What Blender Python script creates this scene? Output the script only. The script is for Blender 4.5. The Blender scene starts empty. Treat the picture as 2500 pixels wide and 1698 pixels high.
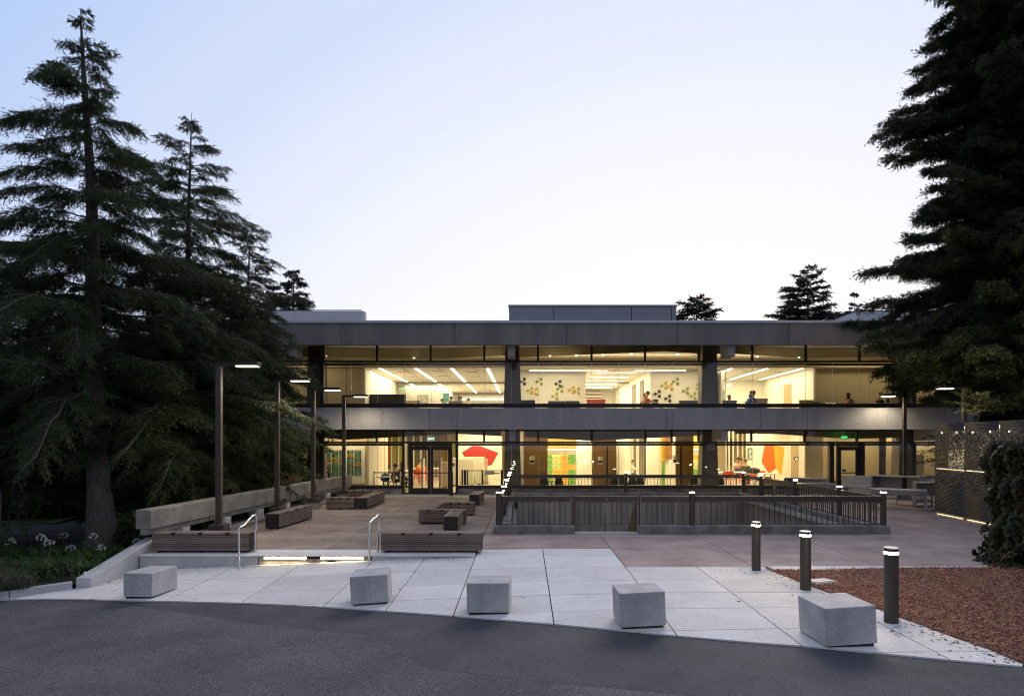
import bpy, bmesh, math, random
import numpy as np
from mathutils import Vector, Matrix
random.seed(7)
S = bpy.context.scene
COL = S.collection
R = math.radians
# ------------------------------------------------------------------ camera
F, PX, PY, EYE = 1666.7, 1281.0, 1075.0, 2.42      # 24 mm shift lens, eye height above the terrace
cam_d = bpy.data.cameras.new('camera'); cam = bpy.data.objects.new('camera', cam_d); COL.objects.link(cam)
cam_d.sensor_width = 36; cam_d.lens = 24.0; cam_d.sensor_fit = 'HORIZONTAL'
cam_d.shift_x = (1250 - PX) / 2500; cam_d.shift_y = (PY - 849) / 2500
cam_d.clip_end = 2000; cam_d.clip_start = 0.1
cam.location = (0, 0, EYE); cam.rotation_euler = (R(90), 0, 0)
S.camera = cam
# ------------------------------------------------------------------ dusk sky, brighter where the sun went down
W = bpy.data.worlds.new('World'); S.world = W; W.use_nodes = True
nt = W.node_tree; nt.nodes.clear(); N = nt.nodes.new; L = nt.links.new
out = N('ShaderNodeOutputWorld'); bg = N('ShaderNodeBackground'); bgn = N('ShaderNodeBackground'); add = N('ShaderNodeAddShader')
tc = N('ShaderNodeTexCoord'); nrm = N('ShaderNodeVectorMath'); nrm.operation = 'NORMALIZE'
dot = N('ShaderNodeVectorMath'); dot.operation = 'DOT_PRODUCT'
sd = Vector((0.25, 1.0, 0.05)).normalized() - Vector((0, 0, 0.35))
dot.inputs[1].default_value = sd
mr = N('ShaderNodeMapRange'); mr.inputs[1].default_value = -1.1; mr.inputs[2].default_value = 1.0
ramp = N('ShaderNodeValToRGB'); ramp.color_ramp.interpolation = 'EASE'
def u2f(u): return (u + 1.1) / 2.1
stops = [(-1.0, (.34, .37, .50)), (-.4, (.41, .48, .68)), (0.0, (.43, .54, .82)), (.40, (.46, .605, .90)), (.60, (.635, .72, .94)),
         (.70, (.755, .805, .965)), (.78, (.86, .88, .99)), (.86, (.915, .913, .985)), (.98, (1.02, .995, 1.0))]
cr = ramp.color_ramp
while len(cr.elements) < len(stops): cr.elements.new(.5)
for e, (u, c) in zip(cr.elements, stops): e.position = u2f(u); e.color = (*c, 1)
L(tc.outputs['Generated'], nrm.inputs[0]); L(nrm.outputs[0], dot.inputs[0]); L(dot.outputs['Value'], mr.inputs[0]); L(mr.outputs[0], ramp.inputs[0])
sky = N('ShaderNodeTexSky'); sky.sky_type = 'NISHITA'; sky.sun_disc = False; sky.sun_elevation = R(2); sky.sun_rotation = R(14)
L(ramp.outputs[0], bg.inputs[0]); bg.inputs[1].default_value = 0.795
L(sky.outputs[0], bgn.inputs[0]); bgn.inputs[1].default_value = 0.012
L(bg.outputs[0], add.inputs[0]); L(bgn.outputs[0], add.inputs[1]); L(add.outputs[0], out.inputs[0])
# the afterglow low in the sky beyond the building, very soft
sun_d = bpy.data.lights.new('sun', 'SUN'); sun = bpy.data.objects.new('sun', sun_d); COL.objects.link(sun)
sun_d.energy = 1.15; sun_d.angle = R(24); sun_d.color = (1.0, .86, .82)
sun.rotation_euler = Vector((-0.35, -1.0, -0.58)).to_track_quat('-Z', 'Y').to_euler()
sun.location = (20, 40, 30)
S.view_settings.view_transform = 'Standard'; S.view_settings.look = 'None'; S.view_settings.exposure = 0.36; S.view_settings.gamma = 1
S.view_settings.use_curve_mapping = False
S.render.engine = 'CYCLES'
c_ = S.cycles; c_.use_denoising = True; c_.filter_width = 1.05; c_.max_bounces = 7; c_.diffuse_bounces = 4; c_.glossy_bounces = 3; c_.transmission_bounces = 4
c_.transparent_max_bounces = 16; c_.sample_clamp_indirect = 4.0; c_.caustics_reflective = False; c_.caustics_refractive = False
try: c_.denoiser = 'OPENIMAGEDENOISE'; c_.denoising_input_passes = 'RGB_ALBEDO_NORMAL'; c_.denoising_prefilter = 'ACCURATE'
except Exception: pass
# ------------------------------------------------------------------ helpers
def at(px, py, Y):                                  # a point of the photograph at a real distance Y
    return Vector(((px - PX) * Y / F, Y, EYE - (py - PY) * Y / F))
def g(x, y):                                        # the pavement falls away to the left of the terrace
    p = .04 * (x + .95) + .024 * (y - 14.8)
    p = -.03 * math.log(1 + math.exp(-p / .03)) if p > -1.5 else p
    return max(p, -.85)
def gp(px, py):                                     # where the pavement is hit
    z = 0
    for _ in range(12):
        Y = (EYE - z) * F / (py - PY); X = (px - PX) * Y / F; z = g(X, Y)
    return X, Y
def tag(o, label=None, cat=None, group=None, kind=None):
    if label: o['label'] = label
    if cat: o['category'] = cat
    if group: o['group'] = group
    if kind: o['kind'] = kind
    return o
def thing(name, label, cat, loc=(0, 0, 0), rz=0, group=None):
    o = bpy.data.objects.new(name, None); o.empty_display_size = .2; COL.objects.link(o)
    o.location = loc; o.rotation_euler = (0, 0, rz)
    return tag(o, label, cat, group)
CH = {}
def link(o, parent=None):
    COL.objects.link(o)
    if parent: o.parent = parent; CH.setdefault(parent.name, []).append(o)
    return o
def copy_tree(o, parent=None, label=None):
    c = o.copy(); COL.objects.link(c)
    if parent: c.parent = parent; CH.setdefault(parent.name, []).append(c)
    if label: c['label'] = label
    for ch in list(CH.get(o.name, [])): copy_tree(ch, c)
    return c
def inst(name, me, parent=None, loc=(0, 0, 0), rot=(0, 0, 0), scale=(1, 1, 1)):
    o = bpy.data.objects.new(name, me); o.location = loc; o.rotation_euler = rot; o.scale = scale
    return link(o, parent)
class MB:
    def __init__(s): s.v = []; s.f = []
    def add(s, vs, fs):
        n = len(s.v); s.v += [tuple(v) for v in vs]; s.f += [tuple(i + n for i in f) for f in fs]; return s
    def box(s, x0, x1, y0, y1, z0, z1):
        return s.add([(x0,y0,z0),(x1,y0,z0),(x1,y1,z0),(x0,y1,z0),(x0,y0,z1),(x1,y0,z1),(x1,y1,z1),(x0,y1,z1)],
                     [(0,3,2,1),(4,5,6,7),(0,1,5,4),(1,2,6,5),(2,3,7,6),(3,0,4,7)])
    def ext(s, pts, d):                             # polygon pushed along d
        n = len(pts); d = Vector(d); p = [Vector(q) for q in pts]
        nn = Vector((0, 0, 0))
        for i in range(n): nn += p[i].cross(p[(i + 1) % n])
        if nn.dot(d) > 0: p = p[::-1]
        return s.add(p + [q + d for q in p], [tuple(range(n)), tuple(range(2 * n - 1, n - 1, -1))] +
                     [(i, i + n, (i + 1) % n + n, (i + 1) % n) for i in range(n)])
    def cyl(s, p0, p1, r0, r1=None, n=12, cap=True):
        return s.tube([p0, p1], [r0, r0 if r1 is None else r1], n, cap)
    def tube(s, path, r, n=8, cap=True):
        P = [Vector(p) for p in path]; m = len(P); rr = r if isinstance(r, (list, tuple)) else [r] * m
        vs = []; up = None
        for i in range(m):
            t = (P[min(i + 1, m - 1)] - P[max(i - 1, 0)]).normalized()
            if up is None: up = Vector((0, 0, 1)) if abs(t.z) < .9 else Vector((0, 1, 0))
            a = t.cross(up).normalized(); b = a.cross(t).normalized(); up = b
            for k in range(n):
                w = 2 * math.pi * k / n; vs.append(P[i] + (a * math.cos(w) + b * math.sin(w)) * rr[i])
        fs = [(i * n + k, i * n + (k + 1) % n, (i + 1) * n + (k + 1) % n, (i + 1) * n + k) for i in range(m - 1) for k in range(n)]
        if cap: fs += [tuple(range(n - 1, -1, -1)), tuple(range((m - 1) * n, m * n))]
        return s.add(vs, fs)
    def ball(s, c, rx, ry=None, rz=None, n=10, m=7, z0=-1.0):
        ry = rx if ry is None else ry; rz = rx if rz is None else rz; vs = []; a0 = math.asin(z0)
        for i in range(m + 1):
            a = a0 + (math.pi / 2 - a0) * i / m
            for k in range(n):
                w = 2 * math.pi * k / n; vs.append((c[0] + rx * math.cos(a) * math.cos(w), c[1] + ry * math.cos(a) * math.sin(w), c[2] + rz * math.sin(a)))
        return s.add(vs, [(i * n + k, i * n + (k + 1) % n, (i + 1) * n + (k + 1) % n, (i + 1) * n + k) for i in range(m) for k in range(n)] + [tuple(range(n - 1, -1, -1))])
    def mesh(s, name, m=None, smooth=False, bevel=0, fix=True):
        me = bpy.data.meshes.new(name); me.from_pydata(s.v, [], s.f)
        if fix or bevel:
            bm = bmesh.new(); bm.from_mesh(me); bmesh.ops.recalc_face_normals(bm, faces=bm.faces)
            if bevel:
                bmesh.ops.remove_doubles(bm, verts=bm.verts, dist=1e-5)
                es = [e for e in bm.edges if len(e.link_faces) == 2 and e.calc_face_angle(0) > .5]
                bmesh.ops.bevel(bm, geom=es, offset=bevel, segments=2, profile=.6, affect='EDGES')
            bm.to_mesh(me); bm.free()
        if m: me.materials.append(m)
        if smooth:
            me.polygons.foreach_set('use_smooth', [True] * len(me.polygons)); me.set_sharp_from_angle(angle=R(40))
        return me
    def build(s, name, m=None, parent=None, loc=(0, 0, 0), rz=0, smooth=False, bevel=0):
        return inst(name, s.mesh(name, m, smooth, bevel), parent, loc, (0, 0, rz))
def bx(name, m, x0, x1, y0, y1, z0, z1, parent=None, bevel=0): return MB().box(x0, x1, y0, y1, z0, z1).build(name, m, parent, bevel=bevel)
def arr_mesh(name, V, Fa, m, n=3):                  # numpy vertices and n-gons
    me = bpy.data.meshes.new(name); V = np.ascontiguousarray(V, dtype=np.float32); Fa = np.ascontiguousarray(Fa, dtype=np.int32)
    me.vertices.add(len(V)); me.vertices.foreach_set('co', V.ravel()); me.loops.add(Fa.size); me.loops.foreach_set('vertex_index', Fa.ravel())
    me.polygons.add(len(Fa)); me.polygons.foreach_set('loop_start', np.arange(len(Fa), dtype=np.int32) * n)
    me.polygons.foreach_set('loop_total', np.full(len(Fa), n, dtype=np.int32)); me.update(calc_edges=True); me.materials.append(m); return me
def clip(poly, x0, x1, y0, y1):
    for ax, lim, sg in ((0, x0, 1), (0, x1, -1), (1, y0, 1), (1, y1, -1)):
        o = []
        for i in range(len(poly)):
            a, b = poly[i - 1], poly[i]; ia = (a[ax] - lim) * sg >= 0; ib = (b[ax] - lim) * sg >= 0
            if ia != ib:
                t = (lim - a[ax]) / (b[ax] - a[ax]); o.append((a[0] + t * (b[0] - a[0]), a[1] + t * (b[1] - a[1])))
            if ib: o.append(b)
        poly = o
        if len(poly) < 3: return []
    q = [p for i, p in enumerate(poly) if math.hypot(p[0] - poly[i - 1][0], p[1] - poly[i - 1][1]) > .004]
    return q if len(q) > 2 else []
def area(p): return abs(sum(p[i - 1][0] * p[i][1] - p[i][0] * p[i - 1][1] for i in range(len(p)))) / 2
# ------------------------------------------------------------------ materials
def pm(name, c1, c2=None, scale=6, rough=.7, bump=0, metal=0, detail=5, spec=.5, streak=None, pits=0, rnd=0, rc=(.35, .65), bscale=None, coords='Object', speck=None):
    m = bpy.data.materials.new(name); m.use_nodes = True; t = m.node_tree; b = t.nodes['Principled BSDF']; N = t.nodes.new; L = t.links.new
    b.inputs['Roughness'].default_value = rough; b.inputs['Metallic'].default_value = metal; b.inputs['Specular IOR Level'].default_value = spec
    b.inputs['Base Color'].default_value = (*c1, 1)
    if c2 is None and not bump and not rnd: c2 = tuple(x * .86 for x in c1)
    tc = N('ShaderNodeTexCoord'); co = tc.outputs[coords]
    if rnd == 'loc':
        pass
    col = None
    if c2 is not None:
        no = N('ShaderNodeTexNoise'); no.inputs['Scale'].default_value = scale; no.inputs['Detail'].default_value = detail; no.inputs['Roughness'].default_value = .62
        if streak:
            mp = N('ShaderNodeMapping'); mp.inputs['Scale'].default_value = streak; L(co, mp.inputs[0]); L(mp.outputs[0], no.inputs['Vector'])
        else: L(co, no.inputs['Vector'])
        cr = N('ShaderNodeValToRGB'); cr.color_ramp.elements[0].position = rc[0]; cr.color_ramp.elements[1].position = rc[1]
        cr.color_ramp.elements[0].color = (*c1, 1); cr.color_ramp.elements[1].color = (*c2, 1)
        L(no.outputs['Fac'], cr.inputs[0]); col = cr.outputs[0]
    if pits:
        vo = N('ShaderNodeTexNoise'); vo.inputs['Scale'].default_value = pits; vo.inputs['Detail'].default_value = 2; L(co, vo.inputs['Vector'])
        c3 = N('ShaderNodeValToRGB'); c3.color_ramp.elements[0].position = .29; c3.color_ramp.elements[1].position = .36
        c3.color_ramp.elements[0].color = (.35, .35, .35, 1); c3.color_ramp.elements[1].color = (1, 1, 1, 1); L(vo.outputs['Fac'], c3.inputs[0])
        mx = N('ShaderNodeMix'); mx.data_type = 'RGBA'; mx.blend_type = 'MULTIPLY'; mx.inputs[0].default_value = 1
        L(col, mx.inputs[6]); L(c3.outputs[0], mx.inputs[7]); col = mx.outputs[2]
    if speck:
        vo = N('ShaderNodeTexNoise'); vo.inputs['Scale'].default_value = speck[0]; vo.inputs['Detail'].default_value = 3; vo.inputs['Roughness'].default_value = .7; L(co, vo.inputs['Vector'])
        mr = N('ShaderNodeMapRange'); mr.inputs[1].default_value = .3; mr.inputs[2].default_value = .7; mr.inputs[3].default_value = 1 - speck[1]; mr.inputs[4].default_value = 1 + speck[1]; L(vo.outputs['Fac'], mr.inputs[0])
        hs0 = N('ShaderNodeHueSaturation'); L(mr.outputs[0], hs0.inputs['Value']); L(col, hs0.inputs['Color']); col = hs0.outputs[0]
    if rnd:
        oi = N('ShaderNodeObjectInfo'); mr = N('ShaderNodeMapRange'); mr.inputs[3].default_value = 1 - rnd; mr.inputs[4].default_value = 1 + rnd
        L(oi.outputs['Random'], mr.inputs[0]); hs = N('ShaderNodeHueSaturation'); L(mr.outputs[0], hs.inputs['Value'])
        if col: L(col, hs.inputs['Color'])
        else: hs.inputs['Color'].default_value = (*c1, 1)
        col = hs.outputs[0]
    if col: L(col, b.inputs['Base Color'])
    if bump:
        bn = N('ShaderNodeTexNoise'); bn.inputs['Scale'].default_value = bscale or scale * 6; bn.inputs['Detail'].default_value = 4; L(co, bn.inputs['Vector'])
        bu = N('ShaderNodeBump'); bu.inputs['Strength'].default_value = bump; bu.inputs['Distance'].default_value = .02; L(bn.outputs['Fac'], bu.inputs['Height']); L(bu.outputs[0], b.inputs['Normal'])
    return m
def em(name, c, s):
    m = bpy.data.materials.new(name); m.use_nodes = True; b = m.node_tree.nodes['Principled BSDF']
    b.inputs['Base Color'].default_value = (.8, .8, .8, 1); b.inputs['Emission Color'].default_value = (*c, 1); b.inputs['Emission Strength'].default_value = s
    return m
def leafm(name, c1, c2, scale=1.6, trans=.25):
    m = bpy.data.materials.new(name); m.use_nodes = True; t = m.node_tree; b = t.nodes['Principled BSDF']; N = t.nodes.new; L = t.links.new
    gi = N('ShaderNodeNewGeometry'); tc = N('ShaderNodeTexCoord'); no = N('ShaderNodeTexNoise'); no.inputs['Scale'].default_value = scale; L(tc.outputs['Object'], no.inputs['Vector'])
    ad = N('ShaderNodeMath'); ad.operation = 'MULTIPLY_ADD'; ad.inputs[1].default_value = .5; L(gi.outputs['Random Per Island'], ad.inputs[0]); 
    sc = N('ShaderNodeMath'); sc.operation = 'MULTIPLY'; sc.inputs[1].default_value = .55; L(no.outputs['Fac'], sc.inputs[0]); L(sc.outputs[0], ad.inputs[2])
    cr = N('ShaderNodeValToRGB'); cr.color_ramp.elements[0].position = .2; cr.color_ramp.elements[1].position = .85
    cr.color_ramp.elements[0].color = (*c1, 1); cr.color_ramp.elements[1].color = (*c2, 1); L(ad.outputs[0], cr.inputs[0]); L(cr.outputs[0], b.inputs['Base Color'])
    b.inputs['Roughness'].default_value = .6; b.inputs['Specular IOR Level'].default_value = .25
    if trans:
        o = t.nodes['Material Output']; tr = N('ShaderNodeBsdfTranslucent'); L(cr.outputs[0], tr.inputs[0]); mx = N('ShaderNodeMixShader'); mx.inputs[0].default_value = trans
        L(b.outputs[0], mx.inputs[1]); L(tr.outputs[0], mx.inputs[2]); L(mx.outputs[0], o.inputs[0])
    return m
def glassm(name, tint, refl=.045):
    m = bpy.data.materials.new(name); m.use_nodes = True; t = m.node_tree; N = t.nodes.new; L = t.links.new; t.nodes.remove(t.nodes['Principled BSDF'])
    o = t.nodes['Material Output']; tr = N('ShaderNodeBsdfTransparent'); tr.inputs[0].default_value = (*tint, 1); gl = N('ShaderNodeBsdfGlossy'); gl.inputs['Roughness'].default_value = .01
    lw = N('ShaderNodeLayerWeight'); lw.inputs[0].default_value = .5; pw = N('ShaderNodeMath'); pw.operation = 'POWER'; pw.inputs[1].default_value = 4; L(lw.outputs['Facing'], pw.inputs[0])
    ma = N('ShaderNodeMath'); ma.operation = 'MULTIPLY_ADD'; ma.inputs[1].default_value = .9; ma.inputs[2].default_value = refl; L(pw.outputs[0], ma.inputs[0])
    mx = N('ShaderNodeMixShader'); L(ma.outputs[0], mx.inputs[0]); L(tr.outputs[0], mx.inputs[1]); L(gl.outputs[0], mx.inputs[2]); L(mx.outputs[0], o.inputs[0]); return m
M = {}
M['asphalt'] = pm('asphalt', (.070, .068, .072), (.115, .110, .113), .8, .85, .5, bscale=90, detail=9, spec=.3, speck=(42, .75))
M['asphalt_new'] = pm('asphalt_new', (.054, .053, .058), (.084, .081, .086), .9, .85, .35, bscale=110, detail=9, spec=.3, speck=(48, .6))
M['slab'] = pm('pavement_concrete', (.55, .535, .51), (.70, .68, .65), 1.3, .85, .12, bscale=60, detail=12, rnd=.09, rc=(.25, .75), speck=(20, .12))
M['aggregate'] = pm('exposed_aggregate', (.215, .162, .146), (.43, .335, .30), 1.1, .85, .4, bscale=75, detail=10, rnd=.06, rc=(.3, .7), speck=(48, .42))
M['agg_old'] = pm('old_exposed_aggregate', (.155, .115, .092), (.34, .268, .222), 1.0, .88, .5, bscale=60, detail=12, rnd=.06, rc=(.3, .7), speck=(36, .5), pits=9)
M['strip'] = pm('strip_concrete', (.33, .32, .31), (.44, .43, .41), 1.5, .85, .2, bscale=60, detail=8, rnd=.04)
M['joint'] = pm('joint_dirt_shade', (.03, .028, .026), (.05, .045, .04), 8, .95)  # dirt in the joints; also colours the shadow line under the blocks
M['wallc'] = pm('light_concrete', (.40, .395, .385), (.54, .53, .515), 2.0, .85, .12, bscale=50, detail=8)
M['blockc'] = pm('block_concrete', (.38, .37, .36), (.52, .505, .49), 3.0, .8, .1, bscale=60, detail=9, pits=48, speck=(60, .12))
M['facade'] = pm('facade_concrete', (.30, .295, .30), (.37, .362, .368), 1.4, .85, .15, bscale=40, detail=9, streak=(1, 1, .25), pits=19)
M['fascia'] = pm('fascia_concrete', (.165, .158, .153), (.225, .215, .208), 1.2, .85, .15, bscale=40, detail=9, streak=(1.4, 1, .18), pits=20)
M['parapet'] = pm('rough_concrete', (.17, .155, .135), (.30, .275, .24), 2.0, .9, .5, bscale=55, detail=10, pits=30)
M['pit'] = pm('board_concrete', (.24, .215, .19), (.36, .325, .29), 1.2, .9, .15, bscale=40, detail=8, streak=(3, 1, .2), rnd=.10)
M['curbd'] = pm('stained_concrete', (.10, .095, .09), (.27, .255, .24), 2.2, .9, .3, bscale=40, detail=9)
M['bronze'] = pm('bronze_metal', (.060, .050, .042), (.075, .063, .052), 8, .45, metal=.35)
M['dark'] = pm('dark_metal', (.022, .020, .019), (.030, .027, .026), 6, .45, metal=.3)
M['steel'] = pm('stainless_steel', (.56, .56, .57), (.62, .62, .63), 20, .28, metal=1)
M['coping'] = pm('coping_metal', (.50, .52, .56), (.56, .58, .62), 2, .5, metal=.2)
M['pent'] = pm('penthouse_stucco', (.52, .52, .57), (.58, .58, .63), 2, .8)
M['pentm'] = pm('penthouse_metal', (.25, .255, .285), (.285, .29, .32), 1.5, .55, metal=.2)
M['seam'] = pm('seam_dark', (.05, .05, .055), None, 4, .7)
M['slat'] = pm('weathered_slat', (.13, .094, .074), (.25, .185, .15), 5, .75, .2, bscale=40, streak=(.6, 9, 9), rnd=.22)
M['wood'] = pm('wood_veneer', (.28, .13, .04), (.36, .18, .06), 4, .5, streak=(6, 6, .5))
M['woodd'] = pm('dark_wood_door', (.21, .115, .024), (.27, .15, .034), 4, .5, streak=(7, 7, .5))
M['white'] = pm('white_paint', (.80, .775, .70), (.83, .80, .73), 1.5, .6)
M['ceil'] = pm('ceiling_tile', (.80, .77, .69), (.83, .80, .73), 1.5, .8)
M['tan'] = pm('tan_shade', (.60, .50, .33), (.64, .535, .36), 1.2, .8)
M['column'] = pm('column_concrete', (.17, .15, .115), (.23, .20, .155), 2.5, .85, streak=(3, 3, .4))
M['soffit'] = pm('soffit_plaster', (.27, .215, .135), (.31, .25, .16), 1.5, .8)
M['floor'] = pm('polished_floor', (.42, .38, .31), (.58, .53, .44), 2.2, .25, streak=(.5, 3, 1))
M['carpet'] = pm('carpet', (.22, .20, .18), (.27, .25, .22), 8, .95)
M['greyf'] = pm('charcoal_fabric', (.045, .047, .052), (.07, .072, .078), 12, .95)
M['tanf'] = pm('tan_fabric', (.40, .30, .18), (.46, .35, .22), 12, .9)
M['creamf'] = pm('cream_fabric', (.58, .53, .44), (.64, .59, .50), 14, .95)
M['black'] = pm('black_plastic', (.012, .012, .013), (.018, .018, .019), 8, .4)
M['blackf'] = pm('black_green_shell', (.016, .018, .012), (.024, .027, .018), 8, .6)
M['red'] = pm('red_paint', (.42, .022, .018), (.45, .026, .02), 2, .6)
M['orange'] = pm('orange_paint', (.80, .13, .012), (.84, .15, .016), 2, .6)
M['yellow'] = pm('yellow_paint', (.78, .40, .022), (.82, .43, .03), 2, .6)
M['redp'] = pm('red_orange_plastic', (.58, .075, .02), (.62, .09, .025), 3, .45)
M['lgreen'] = pm('locker_green', (.15, .36, .07), (.17, .39, .08), 3, .45, rnd=.06)
M['lpale'] = pm('locker_pale_green', (.46, .52, .17), (.50, .56, .20), 3, .45, rnd=.06)
M['lyellow'] = pm('locker_yellow', (.66, .36, .045), (.70, .39, .05), 3, .45, rnd=.06)
M['cab'] = pm('cabinet_gold', (.62, .43, .05), (.66, .46, .06), 3, .5)
M['teal'] = pm('teal_panel', (.025, .10, .12), (.03, .12, .14), 3, .5)
M['greeng'] = pm('green_glass_panel', (.06, .26, .22), (.08, .30, .26), 3, .25)
M['olive'] = pm('olive_panel', (.42, .38, .03), (.46, .42, .04), 3, .6)
M['table'] = pm('white_laminate', (.74, .72, .68), (.78, .76, .72), 4, .35)
M['galv'] = pm('grey_powder_coat', (.235, .235, .25), (.29, .29, .305), 3, .5, metal=.3)
M['pinm'] = [pm('felt_dark_olive', (.060, .058, .022), None, 5, .9), pm('felt_green', (.30, .36, .06), None, 5, .9), pm('felt_lime', (.50, .46, .04), None, 5, .9), pm('felt_mustard', (.70, .45, .03), None, 5, .9)]
M['mulch'] = pm('mulch_soil', (.09, .034, .018), (.17, .068, .036), 9, .95, .8, bscale=40)
M['chip'] = leafm('mulch_chip', (.11, .038, .018), (.44, .175, .085), 3, 0)
M['soil'] = pm('garden_soil', (.030, .024, .018), (.055, .044, .032), 4, .95, .6)
M['lawn'] = pm('lawn_grass', (.035, .075, .018), (.06, .115, .028), 6, .95, .5)
M['bark'] = pm('cedar_bark', (.060, .050, .044), (.12, .10, .088), 5, .95, .9, streak=(4, 4, .8), bscale=22)
M['barkr'] = pm('redwood_bark', (.055, .030, .022), (.10, .06, .045), 5, .95, .9, streak=(5, 5, .5), bscale=20)
M['needle'] = leafm('cedar_needles', (.013, .025, .010), (.062, .088, .027))
M['needler'] = leafm('redwood_needles', (.016, .024, .012), (.042, .060, .022))
M['needlef'] = leafm('far_needles', (.02, .026, .018), (.045, .055, .035))
M['ivy'] = leafm('ivy_leaves', (.016, .026, .012), (.060, .066, .026), 2.5, .15)
M['ivyr'] = leafm('ivy_red_leaves', (.05, .014, .010), (.13, .035, .022), 2.5, .15)
M['strap'] = leafm('strap_leaves', (.022, .058, .014), (.065, .14, .034), 3, .25)
M['weed'] = leafm('dry_weeds', (.045, .052, .028), (.17, .16, .105), 5, .2)
M['petal'] = leafm('white_petals', (.60, .60, .58), (.78, .78, .76), 6, .3)
M['petalp'] = leafm('violet_petals', (.40, .36, .54), (.55, .50, .66), 6, .3)
M['litter'] = leafm('fallen_leaves', (.02, .014, .010), (.16, .06, .03), 6, 0)
M['screen'] = pm('screen_metal', (.050, .047, .046), (.062, .058, .056), 2, .5, metal=.4)
M['signg'] = em('exit_green', (.02, .95, .25), 1.4)
M['signw'] = em('exit_white', (.9, 1, .92), 1.6)
M['strip_l'] = em('light_strip', (1, .90, .66), 4.5)
M['cove'] = em('cove_light', (1, .90, .66), 2.4)
M['lamp'] = em('lamp_lens', (1, .86, .58), 6)
M['bol'] = em('bollard_lens', (1, .76, .40), 330)
M['post_l'] = em('post_lens', (1, .78, .42), 190)
M['step_l'] = em('step_lens', (1, .76, .38), 1.7)
M['glow'] = em('led_strip', (1, .70, .34), 3)
M['tubeg'] = em('screen_tube', (1, .78, .45), 1.1)
M['barg'] = em('screen_bar', (1, .78, .45), 1.6)
M['ledin'] = em('inner_led', (1, .76, .42), 150)
M['rust'] = pm('brown_steel', (.085, .05, .026), (.12, .07, .038), 3, .6)
M['down'] = em('downlight', (1, .85, .55), 9)
M['glass'] = glassm('window_glass', (.93, .94, .92), .035)
M['glassb'] = glassm('barrier_glass', (.93, .97, .95), .03)
M['skin'] = pm('skin', (.45, .26, .17), (.48, .28, .19), 10, .55); M['skind'] = pm('skin_brown', (.20, .105, .062), (.22, .115, .07), 10, .55)
M['hair'] = pm('dark_hair', (.012, .009, .008), (.02, .016, .013), 20, .5); M['hairb'] = pm('brown_hair', (.09, .04, .018), (.12, .055, .025), 20, .5)
def cloth(n, c): return pm(n, c, tuple(x * .8 for x in c), 12, .9)
M['cl_grey'] = cloth('grey_shirt', (.10, .095, .09)); M['cl_black'] = cloth('black_cloth', (.016, .016, .018)); M['cl_orange'] = cloth('orange_cloth', (.72, .26, .025))
M['cl_blue'] = cloth('blue_cloth', (.055, .14, .36)); M['cl_white'] = cloth('white_cloth', (.68, .66, .60)); M['cl_pink'] = cloth('pink_cloth', (.55, .30, .24))
M['cl_jean'] = cloth('denim', (.05, .07, .12)); M['cl_yellow'] = cloth('yellow_cloth', (.65, .50, .10)); M['cl_olive'] = cloth('olive_cloth', (.09, .09, .055))
# ================================================================== GROUND
def sheet(name, m, x0, x1, y0, y1, nx, ny, zf, poly=None, kind='structure'):
    xs = [x0 + (x1 - x0) * i / nx for i in range(nx + 1)]; ys = [y0 + (y1 - y0) * i / ny for i in range(ny + 1)]
    mb = MB(); idx = {}
    def vid(x, y):
        k = (round(x, 4), round(y, 4))
        if k not in idx: idx[k] = len(mb.v); mb.v.append((x, y, zf(x, y)))
        return idx[k]
    for i in range(nx):
        for j in range(ny):
            q = [(xs[i], ys[j]), (xs[i + 1], ys[j]), (xs[i + 1], ys[j + 1]), (xs[i], ys[j + 1])]
            if poly: q = clip(poly, xs[i], xs[i + 1], ys[j], ys[j + 1])
            if q:
                ids = [vid(*p) for p in q]; ids = [a for n_, a in enumerate(ids) if a != ids[n_ - 1]]
                if len(ids) > 2: mb.f.append(tuple(ids))
    me = bpy.data.meshes.new(name); me.from_pydata(mb.v, [], mb.f); me.materials.append(m)
    bm = bmesh.new(); bm.from_mesh(me); bmesh.ops.recalc_face_normals(bm, faces=bm.faces)
    if sum(f.normal.z for f in bm.faces) < 0: bmesh.ops.reverse_faces(bm, faces=bm.faces)
    bm.to_mesh(me); bm.free(); me.polygons.foreach_set('use_smooth', [True] * len(me.polygons))
    return tag(link(bpy.data.objects.new(name, me)), kind=kind)
gr = MB()
for x0, x1, y0, y1 in ((-500, 500, -200, 16.9), (-500, -1.3, 16.9, 30), (10, 500, 16.9, 30), (-500, 500, 30, 900)): gr.add([(x0, y0, -1.3), (x1, y0, -1.3), (x1, y1, -1.3), (x0, y1, -1.3)], [(0, 1, 2, 3)])
tag(gr.build('ground', M['soil']), kind='structure')
sheet('road', M['asphalt'], -60, 60, -22, 13.0, 120, 70, lambda x, y: g(x, y) - .022)
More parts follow.
